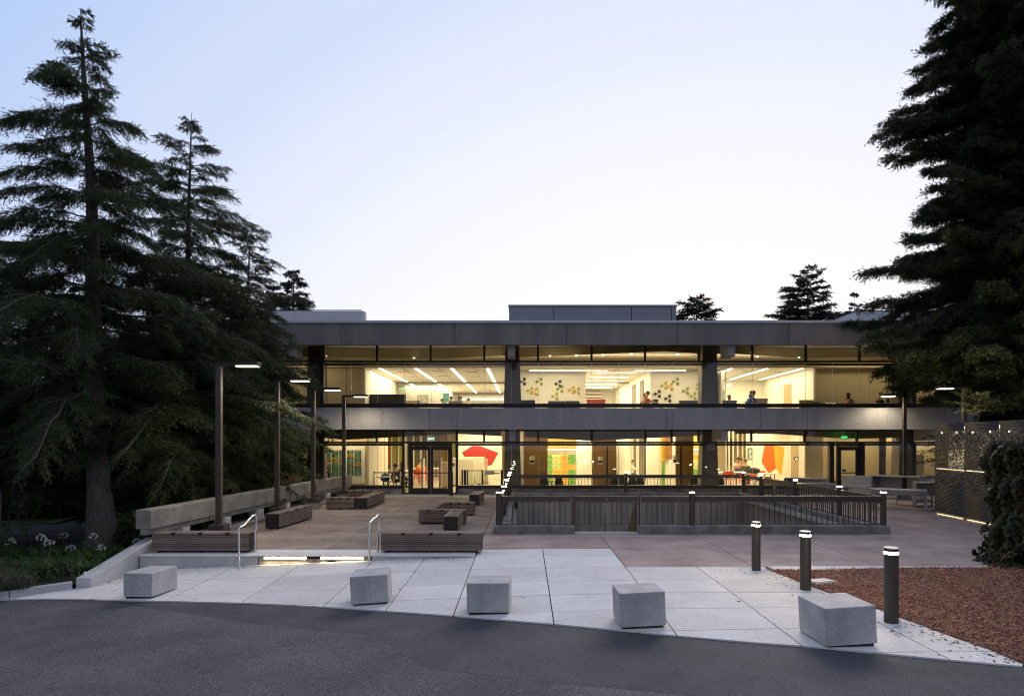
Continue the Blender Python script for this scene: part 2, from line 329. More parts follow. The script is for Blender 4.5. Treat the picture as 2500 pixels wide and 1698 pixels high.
# newer strip of asphalt along the pavement edge
EDGE = [gp(a * 1.0762, b * 1.0762) for a, b in ((105, 1356), (180, 1357), (290, 1360), (420, 1362.5), (560, 1366), (712, 1373), (860, 1383), (1015, 1394), (1250, 1413), (1400, 1427), (1540, 1440), (1700, 1454), (1860, 1466), (1960, 1476), (2150, 1494), (2318, 1509))]
edge_new = [gp(a, b) for a, b in ((118, 1464), (300, 1470), (600, 1516), (800, 1536), (985, 1553), (1000, 1562), (1012, 1612), (1050, 1625), (1300, 1655), (1700, 1692), (2500, 1745))]
strip_p = [(x, y + .0) for x, y in EDGE] + [(7.5, 6.4), (7.5, edge_new[-1][1])] + edge_new[::-1]
sheet('asphalt_patch', M['asphalt_new'], -11, 8, 5, 13.4, 38, 17, lambda x, y: g(x, y) - .0205, strip_p)
MEDGE = [gp(1700 + a * .34423, 1250 + b * .34423) for a, b in ((505, 405), (600, 441), (750, 503), (990, 590), (1170, 640), (1360, 715), (1600, 800), (1800, 877), (2070, 970), (2318, 1075))]
SIDE = [EDGE[0]] + EDGE[1:] + MEDGE[::-1] + [(4.6, 13.12), (1.93, 13.12), (1.93, 15.32), (-1.04, 15.32), (-1.04, 14.5), (-8.14, 14.5), (-8.14, 12.83), (-8.44, 12.80), (-9.33, 12.14)]
def slabs(root, name, m, region, xs, ys, zf, gap=.017, th=.09, hole=None):
    k = 0
    for i in range(len(xs) - 1):
        for j in range(len(ys) - 1):
            p = clip(region, xs[i] + gap / 2, xs[i + 1] - gap / 2, ys[j] + gap / 2, ys[j + 1] - gap / 2)
            if not p or area(p) < .01: continue
            dz = random.uniform(-.0015, .0015); mb = MB(); n = len(p)
            top = [(x, y, zf(x, y) + dz) for x, y in p]
            mb.add(top + [(x, y, z - th) for x, y, z in top], [tuple(range(n))] + [(a, (a + 1) % n, (a + 1) % n + n, a + n) for a in range(n)])
            mb.build(name, m, root); k += 1
    return k
XS = [-9.6, -7.5, -6.08, -4.66, -3.17, -2.11, -1.04, .40, 1.93, 3.30, 4.72, 6.5]
YS = [5.5, 6.9, 7.85, 8.85, 9.93, 10.92, 11.9, 13.12, 14.5, 15.35]
sw = tag(thing('sidewalk', None, None), kind='structure')
slabs(sw, 'slab', M['slab'], SIDE, XS, YS, g)
sheet('sidewalk_base', M['joint'], -10, 7, 5, 14.4, 34, 19, lambda x, y: g(x, y) - .020 if (x, y) else 0, [(x, y - .0) for x, y in SIDE])
# terrace
T0 = 0.0
tr = tag(thing('terrace', None, None), kind='structure')
XT = [-8.6, -4.4, -1.04, 1.93, 4.40, 6.80, 9.25, 11.7, 14.2, 16.7, 19.2, 22, 25]
YT = [13.12, 15.34, 17.7, 20.6, 24.0, 29.25]
z0f = lambda x, y: 0.0
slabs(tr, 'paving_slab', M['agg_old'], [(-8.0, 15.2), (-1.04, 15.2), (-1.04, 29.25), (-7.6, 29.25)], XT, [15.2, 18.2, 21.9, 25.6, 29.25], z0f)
slabs(tr, 'paving_slab', M['aggregate'], [(-1.04, 15.34), (1.93, 15.34), (1.93, 13.12), (25, 13.12), (25, 17.7), (-.83, 17.7), (-.83, 29.25), (-1.04, 29.25)], XT, YT, z0f)
slabs(tr, 'paving_slab', M['aggregate'], [(9.5, 17.7), (25, 17.7), (25, 29.6), (9.5, 29.6)], XT, YT, z0f)
for a, b in ((-7.6, -4.1), (-4.1, -1.9), (-1.9, 1.9), (1.9, 5.6), (5.6, 9.3), (9.3, 13), (13, 17), (17, 25)):
    bx('doorstep_slab', M['strip'], a + .006, b - .006, 29.262 if a < -.9 or a > 9 else 29.64, 30.86, -.09, .003, tr)
for a, b in ((-8.14, -5.9), (-5.9, -3.0), (-3.0, -1.05)):               # light landing above the riser
    bx('landing_slab', M['slab'], a + .005, b - .005, 14.37, 15.19, -.016, .002, tr, bevel=.004)
MB().box(-8.6, -1.1, 14.6, 30.9, -.6, -.05).box(-1.1, 1.9, 15.3, 17.8, -.6, -.05).box(1.9, 25, 13.2, 17.8, -.6, -.05).box(9.5, 25, 17.8, 30.9, -.6, -.05).box(-1.1, -.9, 17.8, 30.9, -.6, -.05).box(-.9, 9.5, 29.6, 30.9, -.6, -.05).build('terrace_base', M['joint'], tr)
# low riser wall with two linear step lights
rw = thing('step_wall', 'low light concrete step wall along the terrace edge under two slatted benches', 'step', (0, 0, 0))
mb = MB()
for x0, x1 in ((-8.12, -5.62), (-3.22, -1.04)):
    n = 8
    for i in range(n):
        a, b = x0 + (x1 - x0) * i / n, x0 + (x1 - x0) * (i + 1) / n
        mb.add([(a, 14.42, g(a, 14.4) - .1), (b, 14.42, g(b, 14.4) - .1), (b, 14.42, -.018), (a, 14.42, -.018), (a, 14.62, g(a, 14.4) - .1), (b, 14.62, g(b, 14.4) - .1), (b, 14.62, -.018), (a, 14.62, -.018)], [(0, 1, 2, 3), (3, 2, 6, 7)])
mb.box(-8.12, -5.62, 14.40, 14.60, -.45, -.018).box(-3.22, -1.04, 14.40, 14.60, -.3, -.018)
mb.build('wall', M['wallc'], rw)
MB().box(-5.60, -5.46, 14.385, 14.6, -.4, -.018).box(-4.16, -3.98, 14.385, 14.6, -.4, -.018).box(-3.40, -3.24, 14.385, 14.6, -.4, -.018).box(-5.46, -3.40, 14.385, 14.6, -.4, -.075).build('riser', M['curbd'], rw)
SL = [(at(300 + u * .40876, 1360, 14.38).x, at(300 + v * .40876, 1360, 14.38).x) for u, v in ((845, 1095), (1183, 1435))]
for (a, b), lab in zip(SL, ('glowing linear step light nearer the sloping cheek wall, set in the terrace riser', 'glowing linear step light nearer the right-hand slatted bench, set in the terrace riser')):
    t = thing('step_light', lab, 'light', (a, 14.38, -.042), 0, 'linear lights in the terrace step')
    w = b - a
    MB().box(0, w, -.006, .0, -.032, .02).build('lens', M['step_l'], t)
    d = bpy.data.lights.new('step_glow', 'AREA'); d.shape = 'RECTANGLE'; d.size = w; d.size_y = .03; d.energy = 15; d.color = (1, .74, .36); o = bpy.data.objects.new('step_glow', d); o.location = (w / 2, -.022, -.006); o.rotation_euler = (R(62), 0, 0); link(o, t)
    MB().box(-.02, w + .02, -.012, .004, .021, .0235).box(-.02, -.001, -.012, .004, -.034, .02).box(w + .001, w + .02, -.012, .004, -.034, .02).box(-.02, w + .02, -.012, .004, -.046, -.033).build('frame', M['steel'], t)
# sloping cheek wall at the left
ck = MB(); xa, xb = -8.44, -8.15
def ztop(y): return -.156 + (y - 12.83) * (.236 + .156) / 2.15
ck.ext([(xa, 12.83, -.75), (xa, 12.83, ztop(12.83)), (xa, 15.2, ztop(15.2)), (xa, 15.2, -.75)], (xb - xa, 0, 0))
tag(ck.build('cheek_wall', M['wallc'], bevel=.018), 'sloping light concrete cheek wall between the flower bed and the pavement', 'low wall')
# curb of the flower bed, in stones
kb = thing('kerb', 'worn white painted kerb along the front of the flower bed', 'kerb', (0, 0, 0))
d = Vector((-.803, -.596, 0)); p0 = Vector((-8.46, 12.78, 0)); nrm_ = Vector((-.596, .803, 0))
s_ = 0
for ln in (.95, 1.6, 1.7, 1.7, 1.8, 1.8):
    a = p0 + d * (s_ + .006); b = p0 + d * (s_ + ln - .006); s_ += ln
    q = [a, b, b + nrm_ * .15, a + nrm_ * .15]; mb = MB(); zz = [g(v.x, v.y) for v in q]
    mb.add([(v.x, v.y, z - .25) for v, z in zip(q, zz)] + [(v.x, v.y, z + .125) for v, z in zip(q, zz)], [(0, 3, 2, 1), (4, 5, 6, 7), (0, 1, 5, 4), (1, 2, 6, 5), (2, 3, 7, 6), (3, 0, 4, 7)])
    mb.build('kerb_stone', M['wallc'], kb, bevel=.015)
bed = [(-8.44, 12.9), (-9.45, 12.18), (-20, 4.4), (-60, 4.4), (-60, 33), (-8.5, 33), (-8.3, 15.1)]
sheet('planting_bed', M['soil'], -60, -8, 4, 33, 52, 29, lambda x, y: max(g(x, y), -.62) + .07, bed)
sheet('lawn', M['lawn'], -40, -15.5, 22.3, 32, 10, 5, lambda x, y: max(g(x, y), -.62) + .10 + (y - 22) * .02)
sheet('path', M['asphalt'], -40, -12.0, 18.6, 22.3, 10, 4, lambda x, y: max(g(x, y), -.62) + .085)
# mulch bed on the right
MU = MEDGE + [(14, 4.5), (25, 4.5), (25, 12.78), (4.62, 12.78)]
sheet('mulch_bed', M['mulch'], 4, 25, 4, 13, 42, 18, lambda x, y: g(x, y) + .004 + .05 * min(1, max(0, (x - 5.4) / 2)), MU)
for a, b in ((4.66, 6.8), (6.8, 9.25), (9.25, 11.7), (11.7, 14.2), (14.2, 25)): bx('edging_slab', M['slab'], a + .006, b - .006, 12.78, 13.115, -.09, .012, tr)
rng = np.random.default_rng(3)
def inside(P, x, y):
    c = np.zeros(len(x), bool)
    for i in range(len(P)):
        (x1, y1), (x2, y2) = P[i - 1], P[i]
        c ^= ((y1 > y) != (y2 > y)) & (x < (x2 - x1) * (y - y1) / (y2 - y1 + 1e-12) + x1)
    return c
def scatter(name, m, C, D, Nn, l, w, kind='stuff'):      # flat chips / blades as quads
    S_ = np.cross(D, Nn); S_ /= np.linalg.norm(S_, axis=1, keepdims=True) + 1e-9
    V = np.stack([C - D * l / 2 - S_ * w / 2, C + D * l / 2 - S_ * w / 2 * .6, C + D * l / 2 + S_ * w / 2 * .6, C - D * l / 2 + S_ * w / 2], 1).reshape(-1, 3)
    return tag(link(bpy.data.objects.new(name, arr_mesh(name, V, np.arange(len(V)).reshape(-1, 4), m, 4))), kind=kind)
n = 95000
x = 4.3 + rng.random(n) ** 1.3 * 9; y = 5.2 + rng.random(n) * 7.6; k = inside(MU, x, y); x, y = x[k], y[k]; n = len(x)
zz = np.array([g(a, b) for a, b in zip(x, y)]) + .012 + .05 * np.clip((x - 5.4) / 2, 0, 1) + rng.random(n) * .02
a = rng.random(n) * 6.283; t = rng.normal(0, .3, n); D = np.stack([np.cos(a) * np.cos(t), np.sin(a) * np.cos(t), np.sin(t)], 1)
Nn = np.stack([rng.normal(0, .4, n), rng.normal(0, .4, n), np.ones(n)], 1)
scatter('mulch_chips', M['chip'], np.stack([x, y, zz], 1), D, Nn, (.016 + rng.random(n) ** 2 * .055)[:, None], (.006 + rng.random(n) * .013)[:, None])
# strayed chips, fallen leaves and specks
px_, py_ = [], []
for _ in range(640):
    r = random.random()
    if r < .35: u = random.random() ** .6; i = random.randrange(len(MEDGE) - 1); q = MEDGE[i]; w = MEDGE[i + 1]; f = random.random(); px_.append(q[0] + (w[0] - q[0]) * f - random.expovariate(4)); py_.append(q[1] + (w[1] - q[1]) * f)
    elif r < .5: px_.append(random.uniform(-8, -1.2)); py_.append(14.36 - random.expovariate(12))
    elif r < .62: px_.append(random.uniform(-.6, 9)); py_.append(17.68 - random.expovariate(9))
    elif r < .70: f = random.random(); px_.append(-8.1 + random.expovariate(12)); py_.append(12.9 + f * 1.5)
    else: px_.append(random.uniform(-8, 9)); py_.append(random.uniform(7, 30))
x, y = np.array(px_), np.array(py_); k = inside(SIDE + [], x, y) | ((y > 15.4) & ((x < -.9) | (x > 9.6))) | ((y > 13.3) & (y < 17.7) & (x > 2)); x, y = x[k], y[k]; n = len(x)
zz = np.array([g(a, b) if inside(SIDE, np.array([a]), np.array([b]))[0] else 0.0 for a, b in zip(x, y)]) + .006
a = rng.random(n) * 6.283; D = np.stack([np.cos(a), np.sin(a), rng.normal(0, .12, n)], 1); Nn = np.stack([rng.normal(0, .15, n), rng.normal(0, .15, n), np.ones(n)], 1)
scatter('fallen_leaves', M['litter'], np.stack([x, y, zz], 1), D, Nn, (.02 + rng.random(n) * .04)[:, None], (.012 + rng.random(n) * .022)[:, None])
# ================================================================== CONCRETE SEAT BLOCKS
def block(lab, cx, cy, w, dpt, h, rz, tilt):
    t = MB().box(-w / 2, w / 2, -dpt / 2, dpt / 2, .012, h).mesh('concrete_block', M['blockc'], bevel=.014)
    o = inst('concrete_block', t, None, (cx, cy, g(cx, cy) + .012), (tilt[0], tilt[1], rz)); tag(o, lab, 'concrete block', 'concrete cubes along the pavement edge'); bx('shadow_foot', M['joint'], -w / 2 + .03, w / 2 - .03, -dpt / 2 + .03, dpt / 2 - .03, -.08, .0115, o)  # dark inset foot added to draw the shadow line under the block
def bl(lab, pxl, pxr, pyb, w, dpt, h, rz, tilt=(0, 0)):
    X0, Y0 = gp((pxl + pxr) / 2, pyb); c = Vector((0, dpt / 2)); cx = X0 - math.sin(rz) * dpt / 2; cy = Y0 + math.cos(rz) * dpt / 2
    block(lab, cx, cy, w, dpt, h, rz, tilt)
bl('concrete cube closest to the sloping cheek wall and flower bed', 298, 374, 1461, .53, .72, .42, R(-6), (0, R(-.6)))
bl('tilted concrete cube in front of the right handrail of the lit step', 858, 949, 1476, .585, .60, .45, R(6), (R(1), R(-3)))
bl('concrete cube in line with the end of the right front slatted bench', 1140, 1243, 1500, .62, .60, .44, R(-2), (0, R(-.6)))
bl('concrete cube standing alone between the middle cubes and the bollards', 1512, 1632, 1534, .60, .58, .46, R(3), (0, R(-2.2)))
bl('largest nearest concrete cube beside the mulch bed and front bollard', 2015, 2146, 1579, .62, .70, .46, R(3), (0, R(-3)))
# ================================================================== LIGHT BOLLARDS
bo = thing('bollard_light', 'tallest nearest lit bollard beside the mulch tip and large cube', 'bollard', (0, 0, 0), 0, 'lit bollards along the mulch bed')
MB().cyl((0, 0, -.02), (0, 0, .868), .086, n=24).build('post', M['bronze'], bo, smooth=True)
MB().cyl((0, 0, .870), (0, 0, .896), .083, n=24).build('lens', M['bol'], bo, smooth=True)
MB().cyl((0, 0, .8985), (0, 0, .935), .085, n=24).build('collar', M['dark'], bo, smooth=True)
MB().cyl((0, 0, .937), (0, 0, .952), .088, .086, n=24).build('cap', M['steel'], bo, smooth=True)
B2 = copy_tree(bo, label='middle lit bollard of the three beside the mulch bed'); B3 = copy_tree(bo, label='farthest lit bollard, standing at the mulch corner near the railing')
for o, (a, b), s in ((bo, (2184.7, 1522), 1.05), (B2, (1972, 1441), 1.0), (B3, (1850, 1393), .95)):
    X, Y = gp(a, b); o.location = (X, Y + .09, g(X, Y)); o.scale = (s, s, s)
# ================================================================== HANDRAILS
for xs, x2, lab in ((583.3, 622, 'left stainless steel handrail of the lit step, beside the front left bench'), (901.8, 925, 'right stainless steel handrail of the lit step, beside the front right bench')):
    X = (xs - PX) * 14.02 / F; Y = 14.02; z = g(X, Y)
    P = [(X, Y, z - .02), (X, Y, z + .80), (X, Y + .03, z + .85), (X + .01, Y + .17, z + .885), (X + .02, Y + .23, z + .91), (X + .03, Y + .45, .74), (X + .03, Y + .50, .775), (X + .03, Y + .70, .80), (X + .03, Y + .745, .78), (X + .04, Y + .755, .72), (X + .04, Y + .75, .48), (X + .02, Y + .74, .40), (X + .02, Y + .74, .0)]
    P = [(X, Y, z - .02), (X, Y, z + .78), (X, Y + .012, z + .83), (X, Y + .06, z + .855), (X, Y + .24, z + .865), (X, Y + .30, z + .885), (X, Y + .62, .775), (X, Y + .68, .80), (X, Y + .86, .80), (X, Y + .90, .785), (X, Y + .915, .74), (X, Y + .91, .50), (X - .01, Y + .86, .42), (X - .01, Y + .85, .0)]
    MBt = MB().tube(P, .021, 10)
    o = tag(MBt.build('handrail', M['steel'], smooth=True), lab, 'handrail', 'steel handrails at the lit step')
# ================================================================== SLATTED BENCHES
SLM = {}
def slat_mesh(ln, w, h, key):
    k = (round(ln, 3), w, h)
    if k not in SLM: SLM[k] = MB().box(-ln / 2, ln / 2, -w / 2, w / 2, -h / 2, h / 2).mesh('slat', M['slat'], bevel=0)
    return SLM[k]
def bench(lab, ax, ay, ln, ang, w=.42, h=.425):
    # starts at (ax, ay), runs ln along ang; width to its left
    t = thing('slatted_bench', lab, 'bench', (ax, ay, 0), ang, 'slatted benches on the terrace')
    MB().box(.035, ln - .035, .03, w - .03, .045, h - .035).build('core', M['black'], t)
    for x0 in (.0, ln - .03): MB().box(x0, x0 + .03, .012, w - .012, .035, h - .012).build('end_panel', M['dark'], t)
    for fx in (.12, ln / 2, ln - .12):
        for fy in (.07, w - .07): MB().cyl((fx, fy, 0), (fx, fy, .05), .022, n=8).build('foot', M['dark'], t)
    n = 8; p = (h - .055) / n; sm = slat_mesh(ln - .01, .028, p - .011, 'f')
    for i in range(n):
        z = .05 + p * (i + .5)
        inst('slat', sm, t, (ln / 2, .014 + random.uniform(-.002, .002), z)); inst('slat', sm, t, (ln / 2, w - .014, z))
    n = 6; p = w / n; sm = slat_mesh(ln - .006, p - .011, .030, 't')
    for i in range(n): inst('slat', sm, t, (ln / 2, p * (i + .5), h - .014 + random.uniform(-.0015, .0015)))
    for i in range(3):
        fx = ln * (.22 + .28 * i)
        MB().box(fx - .04, fx + .04, -.012, .06, h + .003, h + .012).box(fx - .04, fx + .04, -.013, -.003, h - .05, h + .003).build('bracket', M['black'], t)
    return t
bench('long slatted bench at the terrace edge beside the cheek wall and first lamp', -8.05, 14.73, 2.10, 0)
bench('long slatted bench at the terrace edge right of the lit step', -3.10, 14.73, 2.17, 0)
bench('lone slatted bench beside the parapet pointing towards the building', -6.70, 18.65, 2.5, R(87.2), .40)
bench('short front slatted bench of the enclosure round the fourth lamp', -7.0, 24.05, 1.0, 0, .42, .40)
bench('right side slatted bench of the enclosure round the fourth lamp', -5.55, 24.1, 3.1, R(90.5), .42, .40)
bench('rear slatted bench of the enclosure against the parapet end', -7.15, 27.5, 1.25, 0, .42, .40)
bench('middle slatted bench of the zigzag group left of the railing', -3.08, 19.80, 1.36, 0, .42, .41)
bench('slatted bench running back from the left of the zigzag group', -2.63, 20.24, 2.0, R(90), .42, .41)
bench('rear slatted bench of the zigzag group', -2.61, 22.1, .98, 0, .42, .41)
bench('front slatted bench of the zigzag group with a dark end towards the steps', -1.77, 18.17, 1.58, R(90), .40, .41)
bench('small slatted bench near the entrance door post', -1.68, 25.5, 1.9, R(88), .40, .41)
# ================================================================== PARAPET ON PIERS
pr = thing('parapet', 'rough concrete parapet beam on short piers along the left of the terrace', 'parapet', (0, 0, 0))
ang = math.atan2(.53, 15.2); pr.location = (-8.11, 14.8, 0); pr.rotation_euler = (0, 0, -ang)
LP = 15.25; js = [0, 2.7, 7.25, 11.75, LP]
for a, b in zip(js, js[1:]):
    m_ = MB().ext([(0, a + .012, .50), (0, a + .012, .90), (-.04, a + .012, .915), (-.34, a + .012, .915), (-.34, a + .012, .50)], (0, b - a - .024, 0)); m_.build('beam', M['parapet'], pr, bevel=.008)
    MB().box(-.24, -.06, a + .02, b - .02, .37, .497).build('lower_beam', M['parapet'], pr)
y = 1.45
while y < LP: MB().box(-.30, .02, y - .16, y + .16, .02, .369).build('pier', M['wallc'], pr, bevel=.008); y += 2.12
MB().box(-.45, .16, .5, LP, -.5, .10).build('plinth', M['curbd'], pr, bevel=.01)
# ================================================================== POLE LAMPS
def lamp(lab, X, Y, sgn, top, basez, plinth=True, group=None, e=190, ang=168):
    t = thing('pole_lamp', lab, 'street lamp', (X, Y, 0), 0, group)
    if plinth: MB().box(-.20, .20, -.20, .20, 0, .22).build('plinth', M['parapet'], t, bevel=.01)
    MB().box(-.185, .185, -.185, .185, .222, basez).build('base', M['bronze'], t, bevel=.006)
    MB().box(-.065, .065, -.065, .065, basez + .002, top - .105).build('pole', M['bronze'], t, bevel=.004)
    xa, xb = sorted((-sgn * .065, sgn * .96)); MB().box(xa, xb, -.05, .05, top - .103, top - .022).build('arm', M['dark'], t, bevel=.004)
    xa, xb = sorted((sgn * .40, sgn * .97)); h = MB().box(xa, xb, -.13, .13, top - .085, top).build('head', M['dark'], t, bevel=.006)
    xa, xb = sorted((sgn * .43, sgn * .94)); MB().box(xa, xb, -.10, .10, top - .112, top - .087).build('lens', M['lamp'], t, bevel=.010)
    ld = bpy.data.lights.new('lamp_light', 'SPOT'); ld.energy = e; ld.color = (1, .84, .58); ld.spot_size = R(ang); ld.spot_blend = .6; ld.shadow_soft_size = .15
    lo = bpy.data.objects.new('lamp_light', ld); lo.location = (sgn * .68, 0, top - .13); link(lo, t)
LG = 'pole lamps along the terrace'
lamp('nearest tall pole lamp beside the parapet and cedar trunk', (535 - PX) * 16.4 / F, 16.4, 1, 4.30, .42, group=LG)
lamp('second pole lamp of the parapet row, behind the lone bench', (677 - PX) * 20.5 / F, 20.5, 1, 4.30, .42, group=LG)
lamp('third pole lamp of the parapet row, its plinth in full view', (765 - PX) * 24.2 / F, 24.2, 1, 4.30, .40, group=LG)
lamp('farthest pole lamp of the parapet row inside the bench enclosure', (839.5 - PX) * 27.9 / F, 27.9, 1, 4.30, .40, group=LG)
lamp('pole lamp before the building behind the grey tables', 15.8, 28.4, -1, 4.36, .3, group=LG)
lamp('pole lamp under the redwood, rising behind the perforated screen', 15.65, 24.3, -1, 4.36, .3, group=LG, e=60, ang=130)
# ================================================================== STAIRWELL AND RAILINGS
WX0, WX1, WY0, WY1 = -.62, 9.35, 17.95, 29.15
well = thing('stairwell', 'sunken concrete stairwell with board marked walls behind the railing', 'stairwell', (0, 0, 0))
MB().box(-.42, 9.2, 18.13, 29.0, -3.4, -3.3).build('floor', M['strip'], well)
k = 0; x = -.30
while x < 9.05:                                                           # board marked back wall, board by board
    w = min(.62, 9.09 - x); MB().box(x + .006, x + w - .006, 28.80 + random.uniform(0, .02), 28.98, -3.3, .0).build('board_panel', M['pit'], well); x += w
MB().box(-.44, 9.22, 28.84, 29.02, -3.3, -.005).build('back_wall', M['pit'], well)
MB().box(-.62, -.42, 18.1, 29.0, -3.3, -.005).build('side_wall', M['pit'], well)
MB().box(9.2, 9.4, 18.1, 29.0, -3.3, -.005).build('side_wall', M['pit'], well)
MB().box(9.02, 9.2, 18.13, 28.8, -.10, .035).build('ledge', M['strip'], well)
MB().box(-.42, -.30, 18.13, 28.8, -3.2, -.4).build('ledge', M['strip'], well)
MB().box(-.30, .12, 28.2, 28.80, -3.3, -.003).build('pilaster', M['pit'], well); MB().box(6.2, 6.5, 28.5, 28.80, -3.3, -.003).build('pilaster', M['pit'], well)
MB().box(-.83, 9.5, 17.9, 18.12, -3.3, -.1).build('front_wall', M['pit'], well)
for a, b in ((-.83, 1.30), (2.96, 9.5)): MB().box(a, b, 17.72, 18.13, -.06, .207).build('curb', M['curbd'], well, bevel=.02)
MB().box(1.30, 2.96, 17.72, 18.13, -.06, .012).build('threshold', M['strip'], well)
MB().box(-.83, -.40, 18.135, 29.45, -.06, .205).build('curb', M['curbd'], well, bevel=.02); MB().box(9.1, 9.5, 18.135, 29.45, -.06, .205).build('curb', M['curbd'], well, bevel=.02)
MB().box(-.39, 9.09, 29.0, 29.45, -.06, .205).build('curb', M['curbd'], well, bevel=.02)
for i in range(17):
    MB().box(1.36, 2.90, 18.14 + i * .29, 18.14 + i * .29 + .30, -.19 * (i + 1) - .06, -.19 * (i + 1)).build('step', M['strip'], well)
for x in (1.30, 2.93):
    MB().ext([(x, 18.15, .78), (x, 18.15, -.05), (x, 21.8, -2.5), (x, 21.8, -1.6)], (.05, 0, 0)).build('stringer', M['rust'], well)
balm = MB().box(-.009, .009, -.009, .009, .236, .785).mesh('baluster', M['bronze'])
ball = MB().box(-.011, .011, -.011, .011, .205, .785).mesh('baluster', M['bronze'])
def lamp_post(t, x, y):
    MB().cyl((x, y, .19), (x, y, 1.045), .074, n=16).build('post', M['bronze'], t, smooth=True)
    MB().cyl((x, y, 1.047), (x, y, 1.075), .066, n=16).build('lens', M['post_l'], t, smooth=True)
    MB().cyl((x, y, 1.077), (x, y, 1.09), .076, .070, n=16).build('cap', M['bronze'], t, smooth=True)
def rail(t, a, b, z0=.205, every=6):
    a = Vector(a); b = Vector(b); ln = (b - a).length; d = (b - a) / ln; rz = math.atan2(d.y, d.x)
    def bar(nm, h0, h1, w, bev=0):
        o = MB().box(0, ln, -w / 2, w / 2, h0, h1).build(nm, M['bronze'], t, (a.x, a.y, 0), rz, bevel=bev); return o
    bar('top_rail', .825, .965, .075, .01); bar('upper_bar', .787, .806, .025); bar('lower_bar', .216, .235, .025)
    n = int(ln / .137)
    for i in range(1, n):
        p = a + d * (ln * i / n); inst('baluster', ball if i % every == 3 else balm, t, (p.x, p.y, 0), (0, 0, rz))
    for i in range(3, n, every):
        p = a + d * (ln * i / n); MB().box(p.x - .012, p.x + .012, p.y - .012, p.y + .012, .806, .826).build('spacer', M['bronze'], t)
fy = 17.93
t = thing('railing', 'front railing section left of the gate with a lit corner post', 'railing', (0, 0, 0), 0, 'bronze railings round the stairwell')
lamp_post(t, -.68, fy); rail(t, (-.60, fy), (1.20, fy))
t = thing('railing', 'long front railing section right of the gate with two lit posts', 'railing', (0, 0, 0), 0, 'bronze railings round the stairwell')
lamp_post(t, 4.40, fy); lamp_post(t, 9.42, fy); rail(t, (3.06, fy), (4.32, fy)); rail(t, (4.48, fy), (9.34, fy))
t = thing('gate', 'double leaf bronze gate in the front railing of the stairwell', 'gate', (0, 0, 0))
for x in (1.25, 3.01): MB().box(x - .022, x + .022, fy - .03, fy + .03, .0, .985).build('gate_post', M['bronze'], t, bevel=.004)
rail(t, (1.285, fy), (2.12, fy), every=50); rail(t, (2.14, fy), (2.975, fy), every=50)
MB().tube([(2.105, fy - .04, .0), (2.105, fy - .04, .44), (2.09, fy - .04, .47), (2.05, fy - .04, .475)], .009, 6).build('drop_bolt', M['dark'], t)
MB().ball((2.17, fy - .042, .885), .014, n=8, m=5).build('lock', M['steel'], t)
bk = thing('railing', 'back railing of the stairwell in front of the building windows', 'railing', (0, 0, 0), 0, 'bronze railings round the stairwell')
lamp_post(bk, 4.33, 29.2); rail(bk, (-.5, 29.2), (4.25, 29.2), every=5); rail(bk, (4.41, 29.2), (9.2, 29.2), every=5)
for nm, x in (('left railing of the stairwell leading back beside the benches', -.62), ('right railing of the stairwell leading back beside the grey tables', 9.36)):
    t = thing('railing', nm, 'railing', (0, 0, 0), 0, 'bronze railings round the stairwell')
    ys = (17.93, 20.3, 23.6, 27.0, 29.2)
    for y in ys[1:]: lamp_post(t, x, y)
    for a, b in zip(ys, ys[1:]): rail(t, (x, a + .09), (x, b - .09))
# ================================================================== GREY TABLES AND COUNTERS
def gtable(lab, cx, cy, w, d, h, rz):
    t = thing('grey_table', lab, 'table', (cx, cy, 0), rz, 'grey metal tables on the terrace')
    MB().box(-w / 2, w / 2, -d / 2, d / 2, h - .05, h).build('tabletop', M['galv'], t, bevel=.006)
    for sx in (-1, 1):
        for sy in (-1, 1): MB().box(sx * (w / 2 - .05) - .035, sx * (w / 2 - .05) + .035, sy * (d / 2 - .05) - .035, sy * (d / 2 - .05) + .035, 0, h - .052).build('leg', M['galv'], t)
    for sy in (-1, 1):
        MB().box(-w / 2 + .1, w / 2 - .1, sy * (d / 2 - .05) - .012, sy * (d / 2 - .05) + .012, h - .12, h - .052).build('apron', M['galv'], t)
def gseat(lab, cx, cy, w, d, h, rz, cat='bench'):
    t = thing('grey_counter' if h > .6 else 'grey_bench', lab, cat, (cx, cy, 0), rz, 'grey metal seats and counters on the terrace')
    MB().box(-w / 2, w / 2, -d / 2, d / 2, h - .05, h).build('top', M['galv'], t, bevel=.005)
    for sx in (-1, 1): MB().box(sx * (w / 2 - .025) - .025, sx * (w / 2 - .025) + .025, -d / 2, d / 2, .0, h - .052).build('side_panel', M['galv'], t)
    if h > .6: MB().box(-w / 2 + .05, w / 2 - .05, d / 2 - .05, d / 2 - .02, h * .45, h - .052).build('back_panel', M['galv'], t)
    MB().box(-w / 2 + .05, w / 2 - .05, -.03, .03, .16, .22).build('footrail', M['galv'], t)
gtable('nearest low grey table on four legs beside the perforated screen', 13.25, 24.2, 1.75, .85, .70, R(-28))
gtable('low grey table behind the right railing, farther from the screen', 11.2, 27.4, 2.3, .8, .72, R(-14))
gseat('tall grey counter with a side panel facing the well, behind the low table', 15.5, 28.3, 1.9, .7, .96, R(-50), 'counter')
gseat('grey counter half hidden by the perforated screen', 15.0, 24.7, 1.6, .7, .92, R(-22), 'counter')
gseat('grey bench with square side panel behind the right lit post', 13.3, 27.0, 1.3, .5, .58, R(-50))
gseat('grey counter below the tan door, beyond the right railing', 12.0, 29.0, 1.6, .5, .84, R(-42), 'counter')
gseat('short grey bench beside the low table under the right lamp', 14.6, 25.6, 1.2, .42, .45, R(-28))
tag(MB().box(14.2, 24.5, 30.1, 30.6, .0, .86).box(14.2, 24.5, 29.75, 30.098, .0, .48).build('seat_wall', M['facade'], bevel=.01), 'grey concrete seat wall along the building behind the tables', 'low wall')
